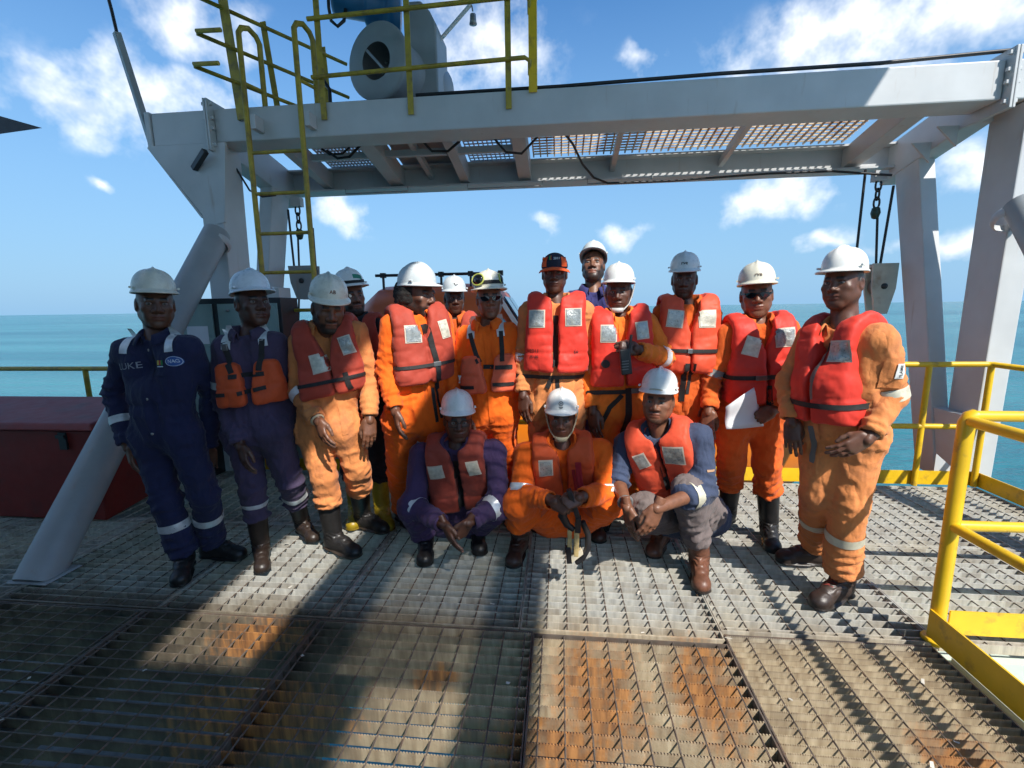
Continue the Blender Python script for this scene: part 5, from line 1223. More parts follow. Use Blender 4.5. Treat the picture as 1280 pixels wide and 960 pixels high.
def rectmark(w, h, cx, cz): P_, F_ = grid2(w, h, 3, 2); return ([(a+cx, b+cz) for a, b in P_], F_)
GRP = 'crew posing in hard hats and coveralls'
PP = {}
PP['A'] = person(dict(seed=1, y=2.46, group=GRP, label='man in navy coverall without life vest standing at far left', cloth=NAVY, bulk=1.0, belly=.03,
    head=(189, 409, 337), look=(4, -2, 2), face_w=1.0, jaw=1.04, sl=(158, 438), sr=(238, 435), el=(143, 492, .02), wl=(160, 556, -.06), er=(262, 490, .16), wr=(262, 560, .16), hl=(188, 545), hr=(228, 542), kl=(208, 625, -.03), kr=(256, 618, .02),
    al=(233, 712), ar=(268, 697), feet=(-12, 48), hem=.95, flare=1.05, boot='low', bands=(('fl', .52, .045), ('shl', .42, .05), ('shr', .42, .05)), epaulette=(-1, 1), skin=(.060, .030, .019), hat=dict(mat=HC, tilt=4)))
PP['B'] = person(dict(seed=2, y=2.62, group=GRP, label='man in purple coverall with small orange work vest beside the man in navy', cloth=PURP, bulk=.98, head=(312, 407, 338), look=(22, 4, 0), jaw=.95,
    sl=(279, 434, -.03), sr=(345, 428, .05), el=(277, 500, -.02), wl=(300, 556, -.15), er=(356, 495, .1), wr=(360, 555, .05), hl=(303, 545), hr=(343, 540), kl=(316, 610, -.02), kr=(362, 600, .05), al=(328, 700), ar=(380, 668), feet=(-2, 20), hem=(.52, .50), boot='tall', boot_s=.95, boot_col=(.030, .019, .014),
    bands=(('ul', .70, .045), ('shl', .28, .045), ('shr', .28, .045)), epaulette=(-1, 1), skin=(.045, .021, .014), hat=dict(mat=HB, tilt=4),
    vest=dict(style='work', mat=VORG, t=.045, bot=-.36, top=-.09, straps=((((-.11, .03), (-.085, -.10), (-.07, -.15)), .032), (((.10, .03), (.085, -.1), (.075, -.15)), .032), (((-.09, -.17), (.1, -.17)), .026), (((-.20, -.27), (-.12, -.27)), .022), (((-.05, -.27), (.1, -.25)), .024)), buckles=((-.105, .0, .03, .04),))))
PP['C'] = person(dict(seed=3, y=2.72, group=GRP, label='man in faded orange coverall looking down in dull red vest and cream helmet', cloth=OFADE, bulk=1.02, head=(408, 414, 343, -.10), look=(8, -15, 3), beard='full', eyes_closed=True,
    sl=(375, 428, -.02), sr=(446, 415, .05), el=(373, 490, -.05), wl=(397, 525, -.19), er=(462, 470, .08), wr=(462, 522, -.05), hl=(393, 540), hr=(432, 536), kl=(405, 595, -.03), kr=(446, 585, .05), al=(420, 688), ar=(456, 660), feet=(38, 45), hem=(.45, .42), flare=1.05, boot='tall', boot_col=(.020, .018, .017), sole=(.05, .035, .025),
    bands=(('fl', .15, .05), ('shl', .40, .04), ('shr', .37, .04)), skin=(.080, .038, .022), hat=dict(mat=HC, tilt=3, text=(('AB', .0, 0, .028, material('rust_print', (.18, .06, .03), .7)),)), hands=('relax', 'relax'),
    vest=dict(mat=VDULL, t=.052, bot=-.35, gap=.004, vneck=.045, vdepth=.15, patches=((-.045, -.14, .085, .10, 4, M_PATCHW), (.13, -.085, .06, .095, 8)), belts=((-.255, .022),), straps=((((.085, -.22), (.09, -.30), (.10, -.35)), .03),))))
PP['D'] = person(dict(seed=4, y=3.25, group=GRP, label='man in black behind, white helmet with green sticker, between red vests', cloth=BLK, head=(437, 392, 336), look=(18, -2, -6), beard='full', skin=(.105, .055, .036),
    sl=(420, 412), sr=(474, 410), el=(416, 470), wl=(424, 520), er=(482, 470), wr=(478, 520), hl=(432, 520), hr=(470, 520), kl=(440, 585), kr=(474, 585), al=('h', 444, 0), ar=('h', 477, -.02), hem=.3, boot='tall', boot_col=(.34, .23, .012), sole=(.2, .13, .01), placket=False,
    hat=dict(mat=HW, brim=True, tilt=8, marks=((rectmark(.07, .032, .03, .02), material('green_sticker', (.02, .22, .13), .5)),)), vest=dict(mat=VDULL, t=.04, bot=-.35, patches=())))
PP['E'] = person(dict(seed=5, y=2.88, group=GRP, label='tall bearded man in profile looking right with thick hair under his white helmet', cloth=OBRT, bulk=1.08, head=(521, 396, 330), look=(48, -2, 0), beard='full', jaw=1.1, afro=True, skin=(.075, .036, .023),
    sl=(490, 408, -.08), sr=(551, 402, .10), el=(483, 462, -.10), wl=(494, 512, -.2), er=(562, 455, .12), wr=(568, 505, .08), hl=(500, 525, -.05), hr=(542, 522, .05), kl=(501, 590, .12), kr=(545, 590, .12), al=('h', 503, .34), ar=('h', 548, .36), boot='low', feet=(25, 40), hands=('relax', 'relax'), pl=(.8, .5, 0),
    hat=dict(mat=HG, tilt=2), vest=dict(mat=VDULL, t=.055, bot=-.36, gap=.003, vneck=.03, vdepth=.08, patches=((-.075, -.07, .09, .095, -3), (.125, -.06, .045, .10, 10, M_PATCHW)), belts=((-.245, .02),), straps=((((.015, .0), (.035, -.15), (.055, -.26), (.05, -.33), (.06, -.42)), .034), (((.02, -.40), (.02, -.62)), .022), (((.05, -.40), (.055, -.60)), .02)), buckles=((.05, -.245, .05, .03),))))
PP['F'] = person(dict(seed=6, y=3.62, group=GRP, label='man half hidden between profile man and goggles man, grey white helmet with dark tick', cloth=ODEEP, bulk=.95, head=(567, 391, 345), look=(6, -4, 0), skin=(.035, .017, .011),
    sl=(545, 408), sr=(592, 408), el=(540, 460), wl=(545, 505), er=(596, 460), wr=(592, 505), hl=(556, 505), hr=(584, 505), kl=(556, 565), kr=(584, 565), al=('h', 556, 0), ar=('h', 584, 0), placket=False,
    hat=dict(mat=HG, tilt=4, marks=((strip2([(-.012, .012), (0, -.006), (.016, .004)], .006), INKB),)), vest=dict(mat=VDULL, t=.045, bot=-.36, patches=((.01, -.10, .08, .09, 0, M_PATCHW),))))
PP['G'] = person(dict(seed=7, y=3.02, group=GRP, label='man in sunglasses with goggles on his cream helmet and salmon work vest', cloth=OBRT, bulk=.96, head=(611, 397, 338), look=(4, 0, -2), smile=.6, skin=(.105, .052, .033), glasses='sun',
    sl=(583, 420), sr=(636, 416), el=(572, 474, .0), wl=(581, 520, -.1), er=(648, 470, .06), wr=(642, 520, .05), hl=(595, 520), hr=(629, 520), kl=(596, 585, .12), kr=(632, 585, .12), al=('h', 597, .34), ar=('h', 633, .36),
    bands=(('ul', .95, .05),), epaulette=(-1, 1), hat=dict(mat=HC, brim=True, tilt=4),
    vest=dict(style='work', mat=VPINK, t=.04, bot=-.38, top=-.12, straps=((((-.10, .02), (-.07, -.12), (-.05, -.17)), .028), (((.10, .02), (.10, -.17)), .028), (((-.03, -.2), (.16, -.21)), .026), (((-.19, -.32), (-.09, -.32)), .022), (((.03, -.31), (.16, -.32)), .024)))))
PP['H'] = person(dict(seed=8, y=2.98, group=GRP, label='man in navy and orange baseball cap wearing a bright red vest', cloth=OFADE, bulk=.98, head=(693, 364, 314), head_h=.25, look=(-2, -3, 0), skin=(.045, .021, .014),
    sl=(662, 390), sr=(729, 390), el=(655, 445, .03), wl=(654, 492, -.08), er=(738, 445, .06), wr=(735, 495, .05), hl=(677, 510), hr=(713, 510), kl=(678, 580, .12), kr=(713, 580, .12), al=('h', 678, .34), ar=('h', 713, .36), bands=(('ul', 1.0, .05),),
    hat=dict(kind='cap'), vest=dict(mat=VR, t=.06, bot=-.37, gap=.010, vneck=.010, vdepth=.3, patches=((-.115, -.06, .085, .095, 0), (.105, -.05, .085, .095, 2)), belts=((-.40, .024),), straps=((((.0, -.02), (.0, -.33)), .030), (((-.02, -.40), (-.05, -.47)), .03), (((.01, -.40), (.02, -.5), (.035, -.55)), .026)), text=(('2011', -.13, -.235, .030), ('80 80', -.13, -.27, .022), ('(o', .125, -.235, .030)))))
PP['I'] = person(dict(seed=9, y=3.5, stand_z=.24, group=GRP, label='man in indigo coverall standing tallest at the back with grey white helmet', cloth=INDI, bulk=.98, head=(742, 352, 301), look=(-4, 14, 0), beard='full', skin=(.10, .051, .032),
    sl=(715, 376), sr=(768, 374), el=(708, 430), wl=(712, 475), er=(776, 430), wr=(772, 475), hl=(726, 480), hr=(758, 480), kl=(728, 550), kr=(758, 550), al=('h', 728, 0), ar=('h', 758, 0), hat=dict(mat=HG, tilt=14)))
PP['J'] = person(dict(seed=10, y=3.02, group=GRP, label='man holding a black radio handset to his vest, white helmet with chin strap', cloth=OMID, bulk=1.02, head=(774, 389, 329), look=(-4, -3, 0), skin=(.050, .024, .016),
    sl=(742, 410), sr=(808, 405), el=(734, 462, .04), wl=(741, 512, -.10), er=(832, 448, -.05), wr=(797, 437, -.24), hl=(757, 512), hr=(797, 512), kl=(758, 585, .12), kr=(798, 585, .12), al=('h', 758, .34), ar=('h', 798, .36), bands=(('ul', .92, .05), ('fr', .18, .05)), hands=('relax', 'grip'), hdr=(-.9, -.25, .12), pr=(.1, .8, -.3),
    hat=dict(mat=HW, tilt=6), vest=dict(mat=VR, t=.056, bot=-.37, gap=.006, vneck=.03, vdepth=.12, patches=((-.085, -.055, .085, .095, -4), (.115, -.05, .06, .095, 4)), belts=((-.40, .026),), straps=((((.02, -.38), (.015, -.55), (-.02, -.75)), .04), (((-.02, -.42), (-.10, -.50), (-.15, -.60)), .028)), buckles=((.06, -.40, .05, .03),))))
PP['K'] = person(dict(seed=11, y=3.1, group=GRP, label='man in grey white helmet and sunlit red vest right behind the blue shirted croucher', cloth=ODEEP, bulk=1.0, head=(857, 371, 315), look=(-2, -6, 0), skin=(.040, .019, .013),
    sl=(829, 392), sr=(887, 392), el=(821, 445, .02), wl=(824, 495), er=(899, 448, .02), wr=(888, 498, -.08), hl=(842, 505), hr=(876, 505), kl=(843, 580, .12), kr=(876, 580, .12), al=('h', 843, .34), ar=('h', 876, .36), bands=(('ur', .95, .05),),
    hat=dict(mat=HG, tilt=3, text=(('rve', .001, 0, .030, INKB),)), vest=dict(mat=VRO, t=.055, bot=-.37, gap=.004, vneck=.03, vdepth=.11, patches=((-.10, -.05, .085, .095, -6), (.09, -.05, .09, .095, 2, M_PATCHW)), belts=((-.225, .024),), straps=((((-.02, -.30), (-.03, -.55)), .03), (((.02, -.30), (.0, -.5)), .02)), buckles=((-.01, -.225, .03, .03),))))
PP['L'] = person(dict(seed=12, y=3.0, group=GRP, label='smiling man in sunglasses holding white papers, cream helmet and black rubber boots', cloth=ODEEP, bulk=1.02, head=(948, 395, 328), look=(4, -2, -3), smile=1., jaw=1.05, skin=(.095, .047, .030), glasses='sun',
    sl=(910, 418), sr=(984, 414), el=(890, 468, .0), wl=(886, 512, -.10), er=(996, 470, .0), wr=(966, 512, -.17), hl=(915, 525), hr=(958, 522), kl=(914, 580), kr=(958, 582), al=(908, 655), ar=(960, 674), feet=(-20, 10), hem=(.40, .42), flare=1.05, boot='tall', bands=(('shl', .30, .045), ('shr', .32, .045), ('ul', .95, .045)), band_mat=material('dull_grey_tape', (.22, .22, .21), .5, var=.15), hands=('relax', 'hold'), hdr=(-.75, -.25, -.35), pr=(.2, .9, -.2),
    hat=dict(mat=HC, tilt=5, text=(('rve', .001, 0, .032, material('brown_print', (.10, .06, .04), .7)),)), vest=dict(mat=VR, t=.055, bot=-.42, gap=.004, vneck=.03, vdepth=.10, patches=((-.085, -.09, .08, .10, -18, M_PATCHW), (.10, -.045, .10, .10, 2)), belts=((-.25, .026),), straps=((((.0, -.30), (.01, -.45)), .03),), buckles=((-.05, -.25, .06, .028),))))
PP['M'] = person(dict(seed=13, y=2.46, group=GRP, label='big man in faded orange at far right with white helmet and laced brown shoes', cloth=OFADE, bulk=1.09, belly=.06, head=(1058, 384, 309), look=(-24, 0, -2), jaw=1.12, face_w=1.08, skin=(.062, .031, .021),
    sl=(1014, 424, .19), sr=(1101, 426, -.15), el=(986, 478, .15), wl=(990, 525, .05), er=(1114, 494, -.13), wr=(1086, 545, -.22), hl=(1030, 545, .05), hr=(1076, 542, -.03), kl=(1022, 618, .06), kr=(1060, 628, -.04), al=(1018, 705), ar=(1049, 748), feet=(-62, -28), hem=(.86, .86), flare=1.05, boot='low', boot_col=(.050, .034, .028), sole=(.03, .024, .02), laces=True, bands=(('ur', .93, .055), ('shl', .36, .05), ('shr', .40, .05)), band_mat=M_REFLY, hands=('relax', 'relax'), hdr=(-.62, .0, -.42), pr=(-.3, .9, -.2),
    hat=dict(mat=HW, tilt=2), vest=dict(mat=VR, t=.055, w=.150, bot=-.40, gap=.008, vneck=.03, vdepth=.10, patches=((.105, -.06, .09, .09, 3),), belts=((-.30, .026),), straps=((((.030, .0), (.026, -.12), (.022, -.27)), .028), (((-.02, -.42), (-.01, -.50), (-.035, -.62)), .024)), strap_mat=material('grey_vest_tape', (.12, .115, .11), .5, var=.2))))
PP['N'] = person(dict(seed=14, y=2.76, group=GRP, label='bespectacled man crouching in violet coverall with clasped hands at front left', cloth=PURP2, bulk=1.08, head=(571, 551, 490, -.05), look=(4, -3, 0), smile=.5, skin=(.055, .027, .018), glasses='clear',
    sl=(526, 568), sr=(618, 564), el=(517, 632, -.10), wl=(554, 655, -.27), er=(624, 628, -.10), wr=(588, 652, -.27), hl=(552, 650, .25), hr=(590, 650, .25), kl=(514, 634, -.10), kr=(622, 632, -.10), al=(533, 688), ar=(597, 676), feet=(-4, 4), hem=.92, boot='low', bands=(('fl', .12, .045), ('fr', .30, .045)), hands=('loose', 'hold'), hdl=(.45, -.3, -.8), hdr=(-.45, -.2, -.75), pl=(.7, .5, 0), pr=(-.7, .5, 0),
    hat=dict(mat=HW, tilt=6), vest=dict(mat=VBRN, t=.05, bot=-.36, gap=.014, arm=.058, hole=.058, vneck=.006, vdepth=.14, straps=((((.0, .0), (.0, -.36)), .035),), patches=((-.115, -.05, .08, .085, 2, M_PATCHW), (.12, -.03, .065, .085, 10, M_PATCHW)))))
PP['O'] = person(dict(seed=15, y=2.76, group=GRP, label='man crouching in vivid orange gripping a black lifting clamp, white helmet with round emblem', cloth=OBRT, bulk=1.12, head=(702, 548, 489, -.05), look=(-2, -4, 0), skin=(.075, .036, .023),
    sl=(657, 568), sr=(751, 563), el=(652, 618, -.12), wl=(690, 626, -.33), er=(758, 616, -.12), wr=(726, 622, -.33), hl=(688, 648, .25), hr=(722, 648, .25), kl=(648, 630, -.14), kr=(764, 626, -.12), al=(650, 690), ar=(742, 662), feet=(-14, 12), hem=(.50, .62), flare=1.1, boot='mid', boot_col=(.055, .028, .020), bands=(('ul', .85, .045), ('ur', .92, .045)), hands=('fist', 'fist'), hdl=(.8, -.45, -.25), hdr=(-.8, -.45, -.15), pl=(.2, .6, -.5), pr=(-.2, .6, -.5),
    hat=dict(mat=HW, tilt=4, marks=((ringmark(.010, .0135, cz=.008), INKB), (rectmark(.006, .010, 0, .008), INKB), (rectmark(.024, .004, 0, -.012), INKB), (rectmark(.016, .003, 0, -.019), INKB))), vest=dict(mat=VORG, t=.042, bot=-.33, gap=.012, arm=.058, hole=.058, vneck=.012, vdepth=.2, patches=((-.105, -.02, .07, .095, -2),), straps=((((.085, .03), (.09, -.10), (.10, -.24)), .036), (((.055, -.02), (.065, -.17)), .020), (((.12, -.02), (.13, -.17)), .018)), strap_mat=material('red_harness_web', (.42, .015, .025), .7))))
PP['P'] = person(dict(seed=16, y=2.66, group=GRP, label='man crouching in blue shirt and grey trousers with brown boots at front right', cloth=BLUE, cloth2=GREYT, cloth_name='shirt', bulk=1.10, head=(824, 529, 463, -.05), look=(-8, 2, 2), beard='goatee', jaw=1.08, face_w=1.05, skin=(.105, .053, .033),
    sl=(783, 555, .10), sr=(874, 547, -.07), el=(772, 600, .02), wl=(783, 632, -.20), er=(880, 612, -.14), wr=(824, 634, -.34), hl=(842, 648, .24), hr=(886, 645, .20), kl=(806, 634, -.02), kr=(861, 614, -.16), al=(826, 681), ar=(873, 717), feet=(-14, 6), hem=(.6, .70), sleeve=(.25, .45), boot='mid', boot_col=(.15, .062, .036), sole=(.03, .022, .018), bands=(('fr', .30, .045),), band_mat=M_REFLY, hands=('loose', 'relax'), hdl=(.12, -.25, -.9), hdr=(-.35, -.2, -.85), pl=(.8, .4, 0), pr=(-.3, .9, 0),
    hat=dict(mat=HW, tilt=4, marks=((rectmark(.07, .012, 0, -.036), material('peeling_label', (.45, .40, .28), .6)),)), vest=dict(mat=VRO, t=.05, bot=-.38, gap=.004, arm=.058, hole=.058, vneck=.006, vdepth=.10, patches=((.085, -.02, .10, .10, -4), (-.10, -.04, .06, .08, 14)), straps=((((.0, -.08), (-.005, -.24)), .028),), buckles=((.0, -.10, .03, .03),))))

# ------------------------------------------------------------------ things worn, carried or held
def on(C, x, z, cast='vtree'):   # a point on the front of somebody's clothing, in chest coordinates
    S, r, f, u = C['S'], C['r'], C['f'], C['u']; t = C.get(cast) or C['tree']
    h = t.ray_cast(Vector(S+r*x+u*z+f*.5), Vector(-f), .7); return A(*h[0]) if h[0] is not None else S+r*x+u*z+f*.16
def obox(m, c, ex, ey, ez, w, d, h):
    c = A(*c); ex, ey, ez = unit(ex)*w/2, unit(ey)*d/2, unit(ez)*h/2
    return m.hexa([c-ex-ey-ez, c+ex-ey-ez, c+ex+ey-ez, c-ex+ey-ez, c-ex-ey+ez, c+ex-ey+ez, c+ex+ey+ez, c-ex+ey+ez])
# name and badges on the navy coverall
C = PP['A']; S, r, f, u, cov = C['S'], C['r'], C['f'], C['u'], C['cov']
M_THREAD = material('pale_thread', (.26, .28, .34), .8)
tV, tF = text_polys('LUKE'); lay('name_lettering', [(a*.060, b*.052) for a, b, _ in tV], tF, S-r*.115-u*.085, unit(r+u*.06), u, f, C['tree'], M_THREAD, cov, .006)
P2, F2 = ringmark(.0, .036, 24); P2 = [(a*1.15, b*.82) for a, b in P2]; org = S+r*.165-u*.065
lay('round_badge', P2, F2, org, r, u, f, C['tree'], material('badge_blue', (.03, .10, .35), .6), cov, .006)
P2, F2 = ringmark(.031, .034, 24); lay('badge_ring', [(a*1.15, b*.82) for a, b in P2], F2, org, r, u, f, C['tree'], material('badge_pale', (.55, .65, .75), .6), cov, .008)
tV, tF = text_polys('NAG', True); lay('badge_lettering', [(a*.024, b*.028) for a, b, _ in tV], tF, org, r, u, f, C['tree'], material('badge_pale', (.55, .65, .75), .6), cov, .008)
org = S+r*.085-u*.070
for col, dx, nm in (((.55, .45, .05), -.014, 'badge_yellow'), ((.45, .04, .03), .0, 'badge_red'), ((.03, .22, .06), .014, 'badge_green')):
    P2, F2 = rectmark(.014, .026, dx, 0); lay('flag_badge', P2, F2, org, r, u, f, C['tree'], material(nm, col, .7), cov, .006)
P2, F2 = rectmark(.04, .006, 0, -.022); lay('flag_badge', P2, F2, org, r, u, f, C['tree'], material('badge_pale', (.55, .65, .75), .6), cov, .006)
for z_ in (.0, -.27, -.47):
    p = on(C, .0, z_, 'tree'); m = MB(); m.lathe([(.0, .006), (.008, .005), (.009, -.004)], p, f, 10); m.build('snap_button', M_STEEL, cov)
for sx in (-1, 1):
    P2, F2 = grid2(.10, .04, 5, 2); lay('pocket_flap', P2, F2, S+r*sx*.105-u*.125, r, u, f, C['tree'], C['cloth'], cov, .006)
# radio handset of the man with the chin strap
M_RADIO = material('black_radio_plastic', (.016, .016, .018), .4, var=.2)
C = PP['J']; J = C['J']; hp = J['wr']+A(-.075, -.05, -.01); t = thing('radio_handset', hp, 'black radio handset held against the red vest', 'radio')
m = MB(); obox(m, hp+A(0, -.005, -.055), (1, 0, .12), (0, 1, 0), (-.12, 0, 1), .062, .035, .15); m.build('radio_body', M_RADIO, t, bevel=.008)
m = MB(); m.tube([hp+A(.02, 0, .02), hp+A(.03, 0, .10)], .008, 8); m.build('antenna', M_RADIO, t)
for k in range(4):
    m = MB(); obox(m, hp+A(-.004, -.024, -.05-.016*k), (1, 0, .12), (0, 1, 0), (-.12, 0, 1), .04, .004, .005); m.build('grille_slot', material('radio_grey', (.15, .15, .15), .5), t)
P2, F2 = ringmark(0, .026, 18); lay('vest_print', P2, F2, C['S']-C['r']*.115-C['u']*.215, C['r'], C['u'], C['f'], C['vtree'], M_INK, C['vest'], .006)
chin_strap(C, material('pale_strap', (.45, .46, .44), .6), .0); chin_strap(PP['O'], material('tan_strap', (.45, .38, .24), .7), .0)
# radio clipped to the paper holder's belt, and the papers
C = PP['L']; p = on(C, .105, -.255)+C['f']*.024; t = thing('clip_radio', p, 'small dark radio clipped to the belt of the man with papers', 'radio')
up_ = unit(C['u']+C['r']*.35)
m = MB(); obox(m, p, C['r'], C['f'], up_, .058, .036, .12); m.build('radio_body', material('radio_dark_green', (.03, .04, .035), .45), t, bevel=.006)
m = MB(); obox(m, p+C['f']*.020+up_*.012, C['r'], C['f'], up_, .034, .004, .022); m.build('screen', material('radio_screen', (.35, .36, .28), .3), t)
m = MB(); m.tube([p+up_*.055+C['r']*.015, p+up_*.14+C['r']*.02], .006, 8); m.build('antenna', M_RADIO, t)
J = C['J']; q0, q1, q2, q3 = (PY(x_, y_, 2.99+d_-.24) for x_, y_, d_ in ((906, 508, .02), (908, 536, .0), (955, 532, .05), (944, 482, .10)))
t = thing('paper_sheets', (q0+q2)/2, 'white paper sheets held low by the smiling man in sunglasses', 'papers')
M_PAPER = material('white_paper', (.74, .74, .76), .85, var=.03)
for k in range(2):
    off = A(.004*k, .012*k, -.006*k); n = 8; V_ = []
    for j in range(n+1):
        for i in range(n+1):
            a, b = i/n, j/n; p = (q1*(1-a)+q2*a)*(1-b)+(q0*(1-a)+q3*a)*b; V_.append(p+off+A(0, -.03*sin(pi*a)*(.4+b)+.015*sin(5*b), .022*sin(pi*a)*b))
    m = MB(); m.add(V_, [(j*(n+1)+i, j*(n+1)+i+1, (j+1)*(n+1)+i+1, (j+1)*(n+1)+i) for j in range(n) for i in range(n)], True); o = m.build('sheet', M_PAPER, t); sm = o.modifiers.new('t', 'SOLIDIFY'); sm.thickness = .0012
# lifting clamp gripped by the crouching man
y_ = 2.76-.36; P_ = lambda px, py, d=0.: PY(px, py, y_+d)
t = thing('lifting_clamp', P_(717, 703), 'black lifting clamp with pale wooden jaws standing on the deck', 'clamp')
M_CL = material('clamp_black_steel', (.03, .03, .033), .45, metal=.4, var=.3, dirt=(.1, .06, .03), dirt_amt=.2); M_WOOD = material('worn_wood_yellow', (.52, .38, .16), .6, var=.2, vscale=30, dirt=(.2, .13, .06), dirt_amt=.25, dirt_scale=25)
m = MB(); m.bar(P_(711, 612), P_(723, 648), .040, .026); m.bar(P_(723, 646), P_(722, 664), .050, .030); m.build('shank', M_CL, t, bevel=.003)
m = MB(); m.tube([P_(707, 630), P_(703, 645), P_(709, 656), P_(717, 662)], [.022, .026, .020, .016], 8); m.build('trigger_arm', M_CL, t)
m = MB(); m.tube([P_(728, 652), P_(735, 668, .01), P_(735, 685, .01), P_(728, 698, .01), P_(720, 704, .01)], [.016, .018, .018, .016, .012], 8); m.build('hook_arm', M_CL, t)
m = MB(); m.bar(P_(721, 660), P_(720, 694), .042, .028); m.build('jaw_pad', M_WOOD, t, bevel=.004)
m = MB(); m.bar(P_(712, 662), P_(712, 686), .020, .024); m.build('jaw_pad', M_WOOD, t, bevel=.003)
m = MB(); m.bar(P_(710, 683), P_(712, 703), .034, .030); m.build('jaw', M_CL, t, bevel=.003)
m = MB(); m.prism([P_(715, 704, -.02), P_(729, 693, -.02), P_(726, 687, -.02), P_(714, 696, -.02)], (0, .03, 0)); m.build('tip', material('pale_wood_tip', (.62, .55, .40), .6), t)
m = MB(); m.lathe([(.0, -.02), (.016, -.018), (.016, .018), (.0, .02)], P_(722, 656), (0, 1, 0), 12); m.build('pivot_bolt', M_STEEL, t)
# harness belt across the croucher's waist
C = PP['O']; P2, F2 = strip2([(-.16, -.30), (0, -.33), (.15, -.29)], .04); lay('harness_belt', P2, F2, C['S'], C['r'], C['u'], C['f'], C['vtree'], material('orange_harness_web', (.55, .10, .03), .7), C['vest'], .012)
p = on(C, .01, -.325)+C['f']*.02; m = MB(); obox(m, p, C['r'], C['f'], C['u'], .05, .012, .045); m.build('buckle', material('brass_buckle', (.45, .32, .10), .35, metal=.6), C['vest'], bevel=.004)
P2, F2 = grid2(.05, .035, 4, 3); lay('pink_tab', P2, F2, C['S']-C['r']*.17-C['u']*.125, C['r'], C['u'], unit(C['f']-C['r']*.4), C['vtree'], material('pink_fabric', (.75, .08, .10), .8), C['vest'], .012)
# goggles on the cream helmet
C = PP['G']; toW, Rm, ht = C['toW'], C['Rm'], C['hat']
for sx, lens in ((1, True), (-1, True)):
    c0 = toW((sx*.068, .085 if sx > 0 else .035, .115)); n_ = unit(Rm @ A(sx*.55, .8, .25)) if sx > 0 else unit(Rm @ A(-.95, .2, .15)); e1 = unit(np.cross(n_, Rm[:, 2])); e2 = np.cross(e1, n_)
    V_, F_ = sphere((0, 0, 0), (.040, .034, .022), 16, 10); W_ = c0+V_[:, :1]*e1+V_[:, 1:2]*e2+V_[:, 2:]*n_; np_object('goggle_lens', W_, F_, M_LENS, ht)
    m = MB(); m.tube([c0+e1*.042*cos(a)+e2*.036*sin(a)+n_*.004 for a in np.linspace(0, 2*pi, 25)[:-1]], .005, 8, closed=True); m.build('goggle_rim', material('lime_rim', (.45, .48, .10), .5), ht)
m = MB(); Vb = []; n = 40
for z_ in (.088, .110):
    for i in range(n):
        a = 2*pi*i/n; h = C['hat_tree'].ray_cast(Vector(toW((cos(a)*.3, sin(a)*.3, z_))), Vector(unit(Rm @ A(-cos(a), -sin(a), 0))), .4); Vb.append(A(*h[0])+Rm @ A(cos(a), sin(a), 0)*.003 if h[0] is not None else toW((cos(a)*.11, sin(a)*.13, z_)))
m.add(Vb, [(i, (i+1) % n, n+(i+1) % n, n+i) for i in range(n)], True); m.build('goggle_strap', M_WEB, ht)
# black band with goggles round the helmet of the man in black
C = PP['D']; toW, Rm = C['toW'], C['Rm']; m = MB(); Vb = []
for z_ in (.082, .100):
    for i in range(n):
        a = 2*pi*i/n; h = C['hat_tree'].ray_cast(Vector(toW((cos(a)*.3, sin(a)*.3, z_))), Vector(unit(Rm @ A(-cos(a), -sin(a), 0))), .4); Vb.append(A(*h[0])+Rm @ A(cos(a), sin(a), 0)*.004 if h[0] is not None else toW((cos(a)*.11, sin(a)*.13, z_)))
m.add(Vb, [(i, (i+1) % n, n+(i+1) % n, n+i) for i in range(n)], True); m.build('hat_band', M_WEB, C['hat'])
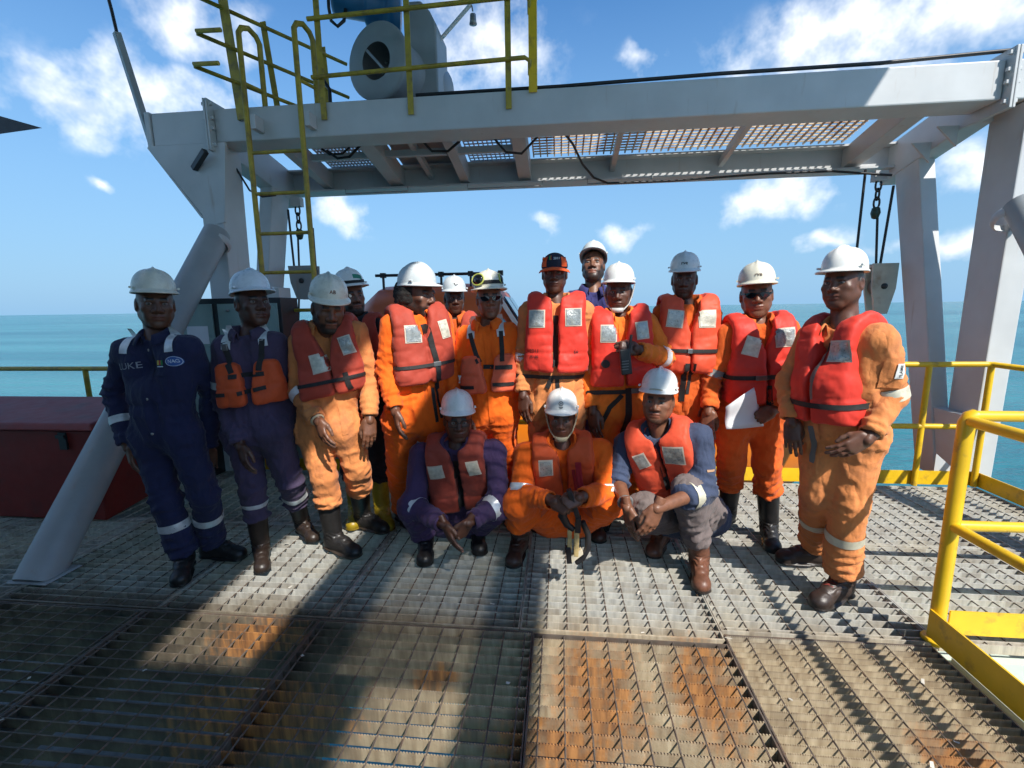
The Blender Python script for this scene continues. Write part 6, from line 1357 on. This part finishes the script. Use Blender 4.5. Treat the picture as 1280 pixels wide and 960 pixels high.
# small worn items
C = PP['C']; J = C['J']; d = unit(J['wl']-J['el']); m = MB(); c0 = J['wl']-d*.002; m.tube([c0+.034*(unit(np.cross(d, (0, 1, 0)))*cos(a)+unit(np.cross(d, np.cross(d, (0, 1, 0))))*sin(a)) for a in np.linspace(0, 2*pi, 21)[:-1]], .007, 8, closed=True); m.build('wristband', material('beige_band', (.40, .33, .22), .7), C['root'])
C = PP['P']; J = C['J']; d = unit(J['wl']-J['el']); m = MB(); c0 = J['wl']-d*.03; m.tube([c0+.036*(unit(np.cross(d, (0, 1, 0)))*cos(a)+unit(np.cross(d, np.cross(d, (0, 1, 0))))*sin(a)) for a in np.linspace(0, 2*pi, 21)[:-1]], .010, 8, closed=True); m.build('watch_strap', material('grey_watch_strap', (.16, .16, .16), .5), C['root'])
P2, F2 = grid2(.05, .012, 3, 2); lay('sleeve_tab', P2, F2, J['sr']+(J['er']-J['sr'])*.55, A(1, 0, 0), A(0, 0, 1), A(.35, -.93, 0), C['tree'], material('tan_tab', (.42, .25, .15), .7), C['cov'], .006)
C = PP['M']; J = C['J']; mid = J['sr']+(J['er']-J['sr'])*.55
P2, F2 = grid2(.085, .14, 5, 6); lay('sleeve_pocket', P2, F2, mid+A(-.035, 0, 0), A(.95, .2, 0), A(0, 0, 1), unit(A(.25, -.95, 0)), C['tree'], C['cloth'], C['cov'], .006)
P2, F2 = grid2(.042, .07, 4, 5); lay('sleeve_label', P2, F2, mid+A(-.015, 0, .01), A(.95, .2, 0), A(0, 0, 1), unit(A(.25, -.95, 0)), C['tree'], material('label_white', (.68, .68, .66), .7), C['cov'], .010)
tV, tF = text_polys('FLAME', True); lay('label_lettering', [(-b*.022, a*.020) for a, b, _ in tV], tF, mid+A(-.015, 0, .01), A(.95, .2, 0), A(0, 0, 1), unit(A(.25, -.95, 0)), C['tree'], M_INK, C['cov'], .012)
# step the tall man at the back stands on
C = PP['I']; b0 = C['root'].location; g = thing('step_platform', (b0[0], b0[1]+.05, 0), 'low steel step behind the group under the tallest man', 'step')
m = MB(); m.box((b0[0]-.3, b0[1]-.16, .20), (b0[0]+.3, b0[1]+.25, .238)); m.build('tread', M_YEL, g)
for sx in (-1, 1):
    m = MB(); m.box((b0[0]+sx*.27-.02, b0[1]-.14, .0), (b0[0]+sx*.27+.02, b0[1]+.23, .199)); m.build('side_plate', M_YEL, g)
